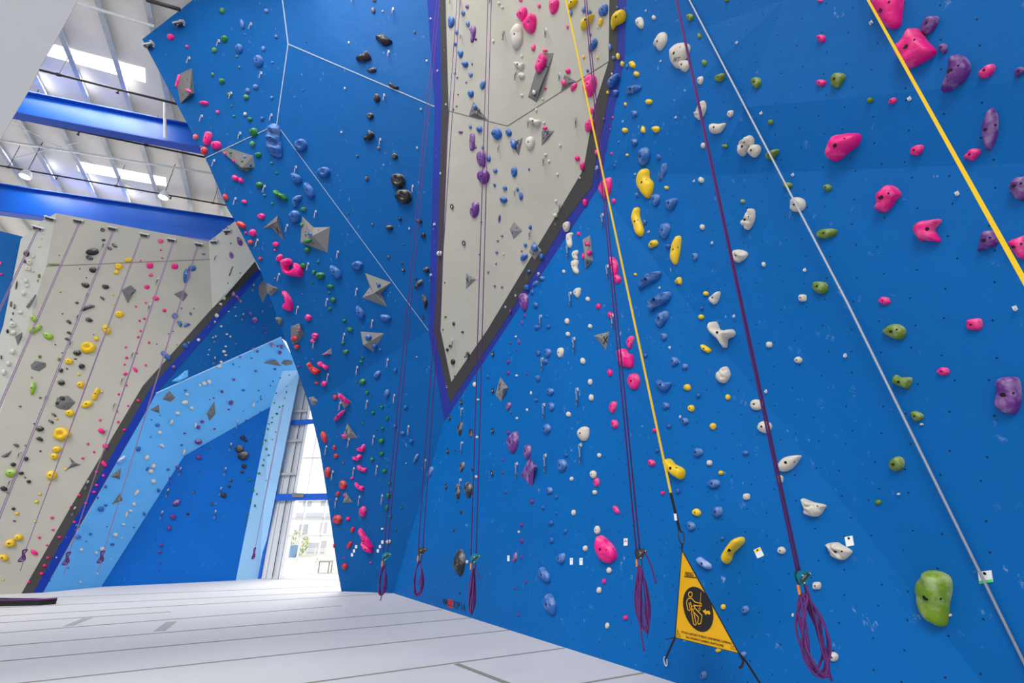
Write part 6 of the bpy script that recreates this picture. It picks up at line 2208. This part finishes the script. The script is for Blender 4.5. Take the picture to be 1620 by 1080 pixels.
def rope_set(nm_label, top, device, cy, coil_wh, turns, tail, r=.0052, gap=.035, mt='rope', far=False, seed=1, fan=False, tail2=None, dev=True):
    P0 = plumb(*device, cy); topz = plumb(*top, cy).z
    o = root('climbing_rope', P0, nm_label, 'climbing rope', None)
    for s in (-1, 1):
        mb = MB(); mb.tube([P0 + Vector((s * gap / 2, .01 * s, topz - P0.z)), P0 + Vector((s * gap * .45, 0, 0))], r, 6); mb.build('strand', [M[mt]], o, True)
    mpp = depth_of(P0) / FOC; hh = coil_wh[1] * mpp / 2; ww = coil_wh[0] * mpp / 2
    if dev:
        bm_ = M['teal'] if dev == 1 else M['dark_steel']; prof = [(-.03, .012), (-.012, .04), (.03, .046), (.068, .036), (.078, .018), (.05, -.004), (.03, -.034), (.0, -.046), (-.022, -.03)]
        mb = MB()
        for dy in (-.02, .014): mb.slab([P0 + Vector((a, dy, b)) for a, b in prof], (0, -1, 0), .006)
        mb.tube([P0 + Vector((.01, -.012, .012)), P0 + Vector((.01, .014, .012))], .02, 10); dv = mb.build('belay_device', [bm_], o)
        mb = MB(); mb.tube([P0 + Vector((.055, -.026, .026)), P0 + Vector((.03, -.028, .012)), P0 + Vector((.0, -.028, -.012)), P0 + Vector((-.012, -.026, -.03))], [.007, .01, .01, .006], 6); mb.build('lever', [M['dark_steel']], dv)
        for a, b in ((.01, .014), (.06, .026), (.01, -.03)):
            mb = MB(); mb.tube([P0 + Vector((a, -.028, b)), P0 + Vector((a, -.02, b))], .005, 8); mb.build('rivet', [M['steel']], dv)
        c = P0 + Vector((0, 0, -.075)); mb = MB(); mb.tube(loop_pts(c, Z, Vector((1, 0, 0)), .05, .024), .006, 6, closed=True); mb.build('carabiner', [M['dark_steel']], o)
        mb = MB(); mb.tube([c + Vector((-.022, 0, .03)), c + Vector((-.024, 0, -.028))], .0085, 8); mb.build('gate_sleeve', [M['orange']], o)
        base = P0 + Vector((0, 0, -.1))
    else:
        mb = MB(); mb.tube([P0 + Vector((0, 0, .02)), P0 + Vector((.01, .01, -.03))], .022, 7); mb.build('knot', [M['rope_dark']], o)
        base = P0 + Vector((0, 0, -.02))
    coil(base.x, base.z, base.y, hh, ww, turns, r, M[mt], o, seed=seed, fan=fan)
    for i, tl in enumerate([tail] + ([tail2] if tail2 else [])):
        pts = [plumb(x, y, cy - .02) for x, y in tl]
        sp = []
        for a in range(len(pts) - 1):
            for j in range(4): sp.append(pts[a].lerp(pts[a + 1], j / 4))
        sp.append(pts[-1]); mb = MB(); mb.tube(sp, r, 6); mb.build('tail', [M[mt]], o, True)
    return o
rope_set('thick purple rope looped in a wide coil under a teal belay device', (1066, -160), (1265, 913), 3.45, (39, 104), 7, [(1275, 925), (1292, 985), (1301, 1030), (1316, 1077)], gap=.022, seed=5, r=.0078)
rope_set('purple rope with a long narrow coil hanging beside the yellow banner', (924, -110), (1010, 876), 4.5, (27, 86), 8, [(1008, 905), (1010, 960), (1014, 1000), (1019, 1030)], gap=.035, seed=6, tail2=[(1010, 872), (1020, 872), (1030, 895), (1038, 923)], dev=2, r=.0074, fan=True)
rope_set('purple rope bundled tightly above the black and red gym lettering', (774, -100), (749, 883), 5.2, (14, 58), 8, [(747, 890), (755, 905), (759, 916)], gap=.06, seed=7, dev=1, r=.0066, fan=True)
rope_set('purple rope with an open oval coil where prow meets right wall', (725, -95), (665, 872), 5.75, (18, 46), 4, [(667, 905), (662, 925)], gap=.06, seed=8, dev=2, r=.0066)
rope_set('purple rope with a drop-shaped coil at the foot of the prow', (692, -95), (609, 880), 5.75, (14, 38), 4, [(608, 910), (606, 930), (602, 950)], gap=.05, seed=9, dev=1, r=.0066)
for lb, top, dv, cy, wh, tl in (
    ('thin rope on the grey wall ending in a coil beside yellow footholds', (229, 376), (41, 869), 10.2, (10, 17), [(38, 885), (32, 903)]),
    ('thin rope from the fourth grey wall anchor, coiled before the light blue slope', (272, 384), (110, 873), 10.6, (10, 18), [(108, 890), (101, 908)]),
    ('thin rope from the last grey wall anchor, coiled below white holds', (315, 390), (164, 871), 10.8, (10, 17), [(161, 888), (154, 904)]),
    ('faint rope hanging down the pale blue strip beside the window', (446, 640), (404, 866), 13.9, (5, 16), [(404, 870), (402, 882)])):
    P0 = plumb(*dv, cy); topz = plumb(*top, cy).z; o = root('climbing_rope', P0, lb, 'climbing rope', None)
    for s in (-1, 1): mb = MB(); mb.tube([P0 + Vector((s * .018, 0, topz - P0.z)), P0], .0075, 5); mb.build('strand', [M['rope_far']], o)
    mpp = depth_of(P0) / FOC; coil(P0.x, P0.z, P0.y, wh[1] * mpp / 2, wh[0] * mpp / 2 * .8, 2, .012, M['rope'], o, seed=3)
    pts = [plumb(a, b, cy) for a, b in tl]; mb = MB(); mb.tube(pts, .008, 5); mb.build('tail', [M['rope_far']], o)
for lb, top, bot, cy in (('thin rope running down from the first grey wall anchor', (125, 354), (-8, 650), 10.0), ('thin rope running down from the second grey wall anchor', (179, 366), (-6, 832), 10.1),
                         ('short thin rope on the pale corner left of the first anchor', (60, 362), (8, 508), 9.6)):
    A = plumb(*top, cy); o = root('climbing_rope', A, lb, 'climbing rope', None); B = plumb(*bot, cy); B = Vector((A.x, A.y, B.z))
    for s in (-1, 1): mb = MB(); mb.tube([A + Vector((s * .02, 0, 0)), B + Vector((s * .02, 0, 0))], .0085, 5); mb.build('strand', [M['rope_far']], o)

# pale cable stretched across the right wall
o = root('stretched_cable', on('R', 1340, 480, .015), 'thin pale cable stretched straight across the right wall past green holds', 'cable')
mb = MB(); mb.tube([on('R', 1007, -160, .02), on('R', 1340, 478, .02), on('R', 1640, 1088, .02)], .0085, 8); mb.build('cable_line', [M['rope_white']], o, True)
# yellow tapes
def web(pts, w, n_hint, twist=0):
    mb = MB()
    for a, b in zip(pts[:-1], pts[1:]): mb.bar(a, b, w, .003, up=n_hint)
    return mb
nL = PL['L'][0]
A = plumb(861, -160, 4.2); B = plumb(1061, 779, 4.6); C_ = plumb(1076, 842, 4.62)
o = root('auto_belay_strap', B, 'long yellow strap running down to the triangular banner', 'strap')
web([A, B], .022, (-.3, -1, .2)).build('webbing', [M['yellow_web']], o)
mb = web([B, C_], .026, (-.3, -1, .2)); mb.build('sleeve', [M['black_web']], o)
mb = MB(); mb.box(B.lerp(C_, .62) + Vector((-.012, -.006, 0)), (.012, 0, 0), (0, .004, 0), (0, 0, .03)); mb.build('tag', [M['card']], o)
cc = plumb(1078, 850, 4.62); mb = MB(); mb.tube(loop_pts(cc, Z, Vector((1, 0, 0)), .06, .026), .007, 6, closed=True); mb.build('carabiner', [M['dark_steel']], o)
A = on('R', 1384, 0) + PL['R'][0] * .12; A = A + (A - plumb(1622, 444, 1.45)) * .12; B = plumb(1660, 515, 1.3)
o = root('auto_belay_strap', B, 'taut yellow strap crossing the upper corner over pink holds', 'strap')
web([A, B], .0145, (-.6, -.7, .1)).build('webbing', [M['yellow_web']], o)

# ------------------------------------------------------------------ triangular banner
apx = plumb(1079, 870, 4.6); bl = plumb(1068, 1008, 4.92); br_ = plumb(1169, 1033, 4.4)
bn = (bl - apx).cross(br_ - apx).normalized()
if bn.dot(CAM - apx) < 0: bn = -bn
ban = root('belay_banner', (bl + br_) / 2, 'yellow triangular warning banner with a climber pictogram, tied above the floor', 'banner')
mb = MB(); mb.slab([apx, br_, bl], bn, .004); mb.build('panel', [M['banner']], ban)
mb = MB(); mb.tube([apx, br_, bl], .0065, 5, closed=True); mb.build('border', [M['black_web']], ban)
def bp(x, y, off=.003): return hit(x, y, (bn, apx), off)
def bsc(x, y): # pixel from the 4.5x detail of the banner
    return 1040 + x / 4.5, 840 + y / 4.5
def bpt(x, y, off=.003): return bp(*bsc(x, y), off)
ell = []
for i in range(36):
    q = 2 * math.pi * i / 36; a, b, r_ = 100, 166, math.radians(-18)
    X, Y = a * math.cos(q), b * math.sin(q); ell.append(bpt(290 + X * math.cos(r_) - Y * math.sin(r_), 556 + X * math.sin(r_) + Y * math.cos(r_), .003))
mb = MB(); mb.slab(ell, bn, .001); mb.build('disc', [M['ink']], ban)
fig = MB()
def stroke(pts, r=.0042, closed=False): fig.tube([bpt(x, y, .0045) for x, y in pts], r, 5, closed=closed)
stroke([(235 + 14 * math.cos(q), 450 + 19 * math.sin(q)) for q in [i * .785 for i in range(8)]], closed=True)
stroke([(212, 490), (222, 478), (245, 478), (268, 505), (315, 515), (315, 532), (270, 530), (262, 522), (268, 548), (318, 600), (310, 655), (296, 662), (288, 655), (292, 612), (258, 575)])
stroke([(212, 490), (207, 510), (218, 560), (230, 566), (235, 556), (226, 512), (236, 505), (244, 540), (244, 580), (258, 660), (270, 670), (277, 660), (258, 575), (250, 556)])
stroke([(244, 536), (256, 530), (266, 542), (260, 556), (248, 556), (244, 536)], .003)
stroke([(311, 435), (302, 545)], .0018); stroke([(296, 548), (304, 544), (306, 560), (298, 568), (294, 558), (296, 548)], .0022)
mb_ = fig; mb_.build('pictogram', [M['banner']], ban)
mb = MB(); mb.slab([bpt(x, y, .0045) for x, y in ((322, 567), (345, 555), (345, 568), (370, 566), (378, 585), (372, 594), (350, 585), (348, 598))], bn, .001); mb.build('arrow', [M['banner']], ban)
ux = (br_ - bl).normalized(); uy = bn.cross(ux)
if uy.z < 0: uy = -uy
def btext(s, x, y, size, sx=1): 
    return text(s, size, bpt(x, y, 0), ux, uy, bn, M['ink'], ban, off=.004, sx=sx)
btext('PERFECT', 228, 298, .021, 1.05); btext('DESCENT', 229, 313, .021, 1.05)
mb = MB(); mb.slab([bpt(190, 319, .004), bpt(278, 328, .004), bpt(278, 334, .004), bpt(190, 325, .004)], bn, .001); mb.build('underline', [M['ink']], ban)
btext('ATTACH LANYARD TO BELAY LOOP BEFORE CLIMBING', 338, 754, .0225, .86); btext('FALL HAZARD IF CLIMBING UNATTACHED', 334, 783, .0225, .86)
for pts in (((145, 700), (133, 748), (165, 750)), ((533, 788), (521, 832), (563, 846))):
    mb = MB(); mb.tube([bpt(x, y, .004) for x, y in pts], .0018, 4, closed=True); mb.tube([bpt(sum(p[0] for p in pts) / 3, sum(p[1] for p in pts) / 3 - 8, .004), bpt(sum(p[0] for p in pts) / 3, sum(p[1] for p in pts) / 3 + 8, .004)], .002, 4); mb.build('warning_symbol', [M['ink']], ban)
mb = MB(); mb.bar(apx + Z * .005, cc - Z * .05, .02, .004, up=bn); mb.build('top_loop', [M['black_web']], ban)
hk = on('L', 1053, 1046, .03); mb = web([bl, hk + Z * .02], .02, bn); mb.build('tie_strap', [M['black_web']], ban)
mb = MB(); mb.tube(loop_pts(hk, Z, Vector((.56, -.82, 0)), .04, .02), .006, 6, closed=True); mb.build('hook', [M['steel']], ban)
mb = web([bl, plumb(1053, 1011, 4.85)], .02, bn); mb.build('strap_end', [M['black_web']], ban)
mb = web([br_, plumb(1181, 1047, 4.35), plumb(1206, 1086, 4.25)], .02, bn); mb.build('tie_strap', [M['black_web']], ban)
mb = web([br_, plumb(1176, 1044, 4.33), plumb(1174, 1054, 4.33), plumb(1169, 1056, 4.33)], .018, bn); mb.build('strap_end', [M['black_web']], ban)

# ------------------------------------------------------------------ painted gym lettering low on the right wall
c0 = on('L', 718, 956); u_, w_ = frame(PL['L'][0]); nL = PL['L'][0]
lr = root('wall_lettering', c0, 'small black and red gym name lettering low on the right wall', 'lettering')
x0 = on('L', 701.5, 950); x1 = on('L', 736.5, 960.5); wd = (x1 - x0).dot(u_ if (x1 - x0).dot(u_) > 0 else -u_)
uu_ = u_ if (x1 - x0).dot(u_) > 0 else -u_
hgt = (on('L', 702, 944) - on('L', 702, 955)).length
word = 'WALLTOPIA'; cw = wd / 9
zc = c0.z
for i, ch in enumerate(word):
    p = x0 + uu_ * cw * (i + .5); p = Vector((p.x, p.y, zc))
    if ch == 'L':
        if i == 2:
            mb = MB(); mb.box(p + uu_ * cw * .5 + nL * .002, uu_ * cw * 1.0, Z * hgt * .56, nL * .001); mb.build('red_block', [M['red_ink']], lr)
        text(ch, hgt * 1.15, p, uu_, Z, nL, M['ink'], lr, off=.005, sx=1.15)
    else: text(ch, hgt * 1.35, p, uu_, Z, nL, M['ink'], lr, off=.004, sx=1.0)

# ------------------------------------------------------------------ labels: which one is it
SURF = {'right': 'on the right blue wall', 'centre': 'on the grey centre wall', 'prow': 'on the blue prow', 'left': 'on the grey left wall', 'back': 'on the far blue walls', 'far': 'on the far left wall'}
# x, y, wanted kind test, label words (also the landmark phrase used by its neighbours)
LM = [
 (1479, 942, 'mossy green kidney hold'), (1596, 625, 'chalky purple two-lobed hold'), (1406, 22, 'pink slab hold at the top edge'), (1447, 80, 'four-cornered pink hold'),
 (1514, 117, 'purple comma-shaped hold'), (1567, 205, 'purple leaf-shaped hold'), (1337, 231, 'pink boot-shaped hold'), (1405, 315, 'pink double-bump hold'), (1474, 364, 'jagged pink hold'),
 (1564, 382, 'purple fin-shaped hold'), (1417, 525, 'pale chalky green pointed hold'), (1428, 604, 'chalky green star-cornered hold'), (1420, 734, 'round green hold ringed by chalk'), (1249, 732, 'smooth white leaf-shaped hold'), (1286, 801, 'white two-horned hold'),
 (1327, 871, 'white wrinkled hold'), (1145, 528, 'white bone-shaped hold'), (1146, 594, 'wrinkled white hold under the bone-shaped one'), (1171, 405, 'wrinkled white fan-shaped hold'), (1186, 348, 'white wrinkled ear-shaped hold'),
 (1161, 869, 'bent yellow hold with chalk stripe'), (1115, 891, 'chalk-covered pale blue rail'), (1069, 741, 'yellow club-shaped hold'), (960, 869, 'big pink hold with chalk groove'),
 (1023, 291, 'bulky yellow crescent hold'), (1010, 352, 'long yellow banana-shaped hold'), (1070, 396, 'upright yellow pill-shaped hold'), (1077, 88, 'large round white hold lettered WT'), (1047, 67, 'white oval hold with side knob'),
 (979, 31, 'yellow boot-shaped hold on the violet stripe'), (959, 296, 'pink shield-shaped hold'), (934, 136, 'large pink oval behind the yellow strap'), (1028, 444, 'upper blue double-ridged hold'), (1044, 477, 'lower blue double-ridged hold'),
 (1004, 604, 'chalk-tipped pink egg hold'), (990, 564, 'square pink block hold'), (924, 686, 'flat rounded white hold'), (838, 746, 'purple wedge-shaped volume'), (813, 699, 'chalky purple oval hold'), (829, 477, 'purple oval on the violet stripe'),
 (728, 890, 'big black lens-shaped hold'), (742, 774, 'plump black oval hold'), (871, 955, 'blue club hold low on the right wall'), (863, 909, 'blue comma hold low on the right wall'),
 (630, 286, 'upper black disc hold'), (639, 311, 'lower black disc hold'), (606, 63, 'black hold with chalky underside'), (576, 91, 'black wedge-shaped hold'), (766, 280, 'round purple hold'), (750, 331, 'purple bean-shaped hold'),
 (819, 57, 'tall cream oval hold'), (841, 38, 'lower of two touching pink shield holds'), (827, 24, 'upper of two touching pink shield holds'), (877, 10, 'pink thumb-shaped hold at the top edge'), (854, 121, 'long grey plank-shaped volume'), (856, 101, 'pink hold on the plank-shaped volume'),
 (595, 459, 'grey swallow-tailed volume'), (586, 538, 'grey volume carrying two blue holds'), (498, 369, 'big grey split-tailed volume with green holds'), (434, 361, 'grey three-pointed star volume'), (379, 253, 'grey ridge volume beside the white seam'),
 (292, 134, 'tall grey volume near the prow tip'), (793, 617, 'grey diamond volume'), (954, 536, 'grey pyramid volume with a black cross'), (930, 397, 'long grey volume with two pink holds'), (815, 364, 'grey volume with a blue hold in its side'),
 (846, 397, 'grey volume straddling the dark stripe'), (819, 230, 'dark triangular volume over a blue hold'), (864, 215, 'dark triangular volume beside a quickdraw'), (754, 178, 'dark triangular volume on the thin seam'), (897, 130, 'dark triangular volume with pink holds'), (743, 444, 'small grey dart-shaped volume'),
 (463, 422, 'pink hook-shaped hold'), (454, 477, 'pink bracket-shaped hold'), (580, 852, 'upper half of the pink lightning hold'), (582, 865, 'lower half of the pink lightning hold'), (468, 530, 'grey rock volume with red holds'), (543, 633, 'grey pyramid volume with pink edge hold'), (552, 686, 'grey triangular volume above pink pinches'), (549, 789, 'small grey volume beside a red ring hold'),
 (435, 220, 'large blue folded hold at the seam junction'), (140, 550, 'upper yellow ring-shaped hold'), (98, 686, 'lower yellow ring-shaped hold'), (146, 398, 'big black tapered hold'), (204, 463, 'grey kite volume casting a pointed shadow'), (60, 579, 'small grey rock volume'), (101, 638, 'large grey boulder volume'),
 (152, 623, 'yellow dumbbell hold'), (18, 748, 'plump lime green hold'), (52, 614, 'slim lime green leaf hold'), (56, 520, 'lime green two-winged hold'), (116, 733, 'thin grey star-shaped volume'), (384, 720, 'lower black pair hold in the niche'), (378, 710, 'black ring hold in the niche'), (353, 783, 'round black hold below a quickdraw'),
 (335, 652, 'grey crystal volume'), (313, 698, 'purple oval on the light blue overhang'), (279, 795, 'chalky purple hold in the niche'), (268, 628, 'grey pyramid volume at the light blue corner'), (247, 647, 'small grey triangle volume at the navy stripe'), (185, 751, 'upper grey triangle volume on the light blue slope'), (187, 790, 'lower grey triangle volume on the light blue slope'),
 (288, 595, 'pale blue wing volume above the white edge'), (431, 575, 'wider grey triangle volume at the arch peak'), (454, 574, 'narrower grey triangle volume at the arch peak'), (416, 458, 'left grey volume of the touching pair'), (429, 459, 'right grey volume of the touching pair'), (288, 467, 'grey arrowhead volume under the blue block'), (295, 437, 'blue upright block hold'),
 (519, 557, 'small grey volume with a pink hold beneath'), (496, 635, 'small crusted grey volume at the prow edge'), (1263, 325, 'white disc hold touching the cable'), (1195, 238, 'white disc overlapping a wrinkled white hold'), (1182, 232, 'wrinkled white hold beside the cable'), (543, 766, 'red ring-shaped hold'), (534, 821, 'large chalky red ring hold'), (490, 301, 'rippled blue hold between two chalky blue ones'),
 (569, 769, 'lowest of four pink pinches'), (1198, 131, 'green hold touching the cable'), (1308, 370, 'flat green pill-shaped hold'), (1298, 454, 'chalky green block beside the cable'), (1130, 765, 'blue hold dusted with chalk'), (382, 356, 'big red hold on the prow edge'), (766, 279, 'round purple hold'),
]
SHORT = {}
def nearest_item(x, y, lab):
    want_vol = 'volume' in lab
    best = None
    for it in ITEMS:
        if it[3].get('label') or (want_vol != (it[4] == 'volume')): continue
        if it[4] not in ('volume',) and 'hold' not in it[4]: continue
        d = math.hypot(it[0] - x, it[1] - y)
        if d < 9 and (best is None or d < best[0]): best = (d, it)
    return best[1] if best else None
marks = []; seen_l = set()
for x, y, lab in LM:
    if lab in seen_l: continue
    it = nearest_item(x, y, lab)
    if it is None: continue
    seen_l.add(lab)
    words = len(lab.split())
    it[3]['label'] = lab + ' ' + SURF[it[6]] if words <= 9 and not any(s in lab for s in ('wall', 'niche', 'slope', 'overhang', 'prow', 'arch', 'stripe')) else lab
    if len(it[3]['label'].split()) < 4: it[3]['label'] += ' ' + SURF[it[6]]
    marks.append((it[0], it[1], lab, it))
ORD = ['nearest', 'second', 'third', 'fourth', 'fifth', 'sixth', 'seventh', 'eighth', 'ninth', 'tenth', 'eleventh', 'twelfth']
def sector(dx, dy):
    if abs(dy) >= abs(dx): return 'above' if dy < 0 else 'below'
    return 'left of' if dx < 0 else 'right of'
taken = set(seen_l); used_labels = set(it[3]['label'] for _, _, _, it in marks)
def clazz(it):
    if it[4] in ('volume', 'card', 'quickdraw', 'bolt hanger', 'snap link', 'rope anchor'): return (it[2] if it[4] == 'volume' else '', it[4])
    return (it[2], 'hold')
for it in ITEMS:
    o = it[3]
    if o.get('label'): continue
    cands = []
    for mx_, my_, lab, mit in sorted(marks, key=lambda m: math.hypot(m[0] - it[0], m[1] - it[1]))[:9]:
        sec = sector(it[0] - mx_, it[1] - my_); d0 = math.hypot(mx_ - it[0], my_ - it[1])
        rank = sum(1 for j in ITEMS if j is not it and clazz(j) == clazz(it) and j is not mit and sector(j[0] - mx_, j[1] - my_) == sec and math.hypot(j[0] - mx_, j[1] - my_) < d0)
        cands.append((rank * 30 + d0 + 6 * len(lab.split()) + (0 if mit[6] == it[6] else 60), rank, sec, lab))
    cands.sort(key=lambda c: c[0])
    for sc_, rank, sec, lab in cands:
        c, k = clazz(it)
        noun = {'hold': 'hold', 'volume': 'volume', 'card': 'route card', 'quickdraw': 'hanging quickdraw', 'bolt hanger': 'steel bolt hanger', 'snap link': 'dark snap link', 'rope anchor': 'steel rope anchor'}[k]
        head = ' '.join(w for w in (it[5] if k in ('hold', 'card') else '', it[2] if k != 'card' else 'white', noun) if w)
        body = '%s, %s %s one %s the %s' % (head, ORD[rank] if rank < 12 else 'far', (it[2] if k in ('hold', 'volume') else '').strip(), sec, lab)
        body = ' '.join(body.split())
        if len(body.split()) > 16: body = body.replace('medium-sized ', '')
        if len(body.split()) <= 16 and body not in used_labels: break
    used_labels.add(body); o['label'] = body
catn = {'volume': 'wall volume', 'card': 'route card', 'quickdraw': 'quickdraw', 'bolt hanger': 'bolt hanger', 'snap link': 'carabiner', 'rope anchor': 'rope anchor'}
for it in ITEMS:
    o = it[3]; o['category'] = catn.get(it[4], 'climbing hold')
    where = {'right': 'the right wall', 'centre': 'the centre wall', 'prow': 'the prow', 'left': 'the left wall', 'back': 'the far walls', 'far': 'the far left wall'}[it[6]]
    if o['category'] == 'climbing hold': o['group'] = it[2] + ' holds on ' + where
    elif it[4] == 'volume': o['group'] = 'volumes on ' + where
    else: o['group'] = it[4] + 's on ' + where
for o in COL.objects:
    if o.name.startswith('climbing_rope'): o['group'] = 'purple climbing ropes'
    if o.name.startswith('auto_belay_strap'): o['group'] = 'yellow auto belay straps'
    if o.name.startswith('sprinkler_pipe'): o['group'] = 'sprinkler pipes under the roof'
    if o.name.startswith('bracing_rod'): o['group'] = 'bracing rods under the roof'
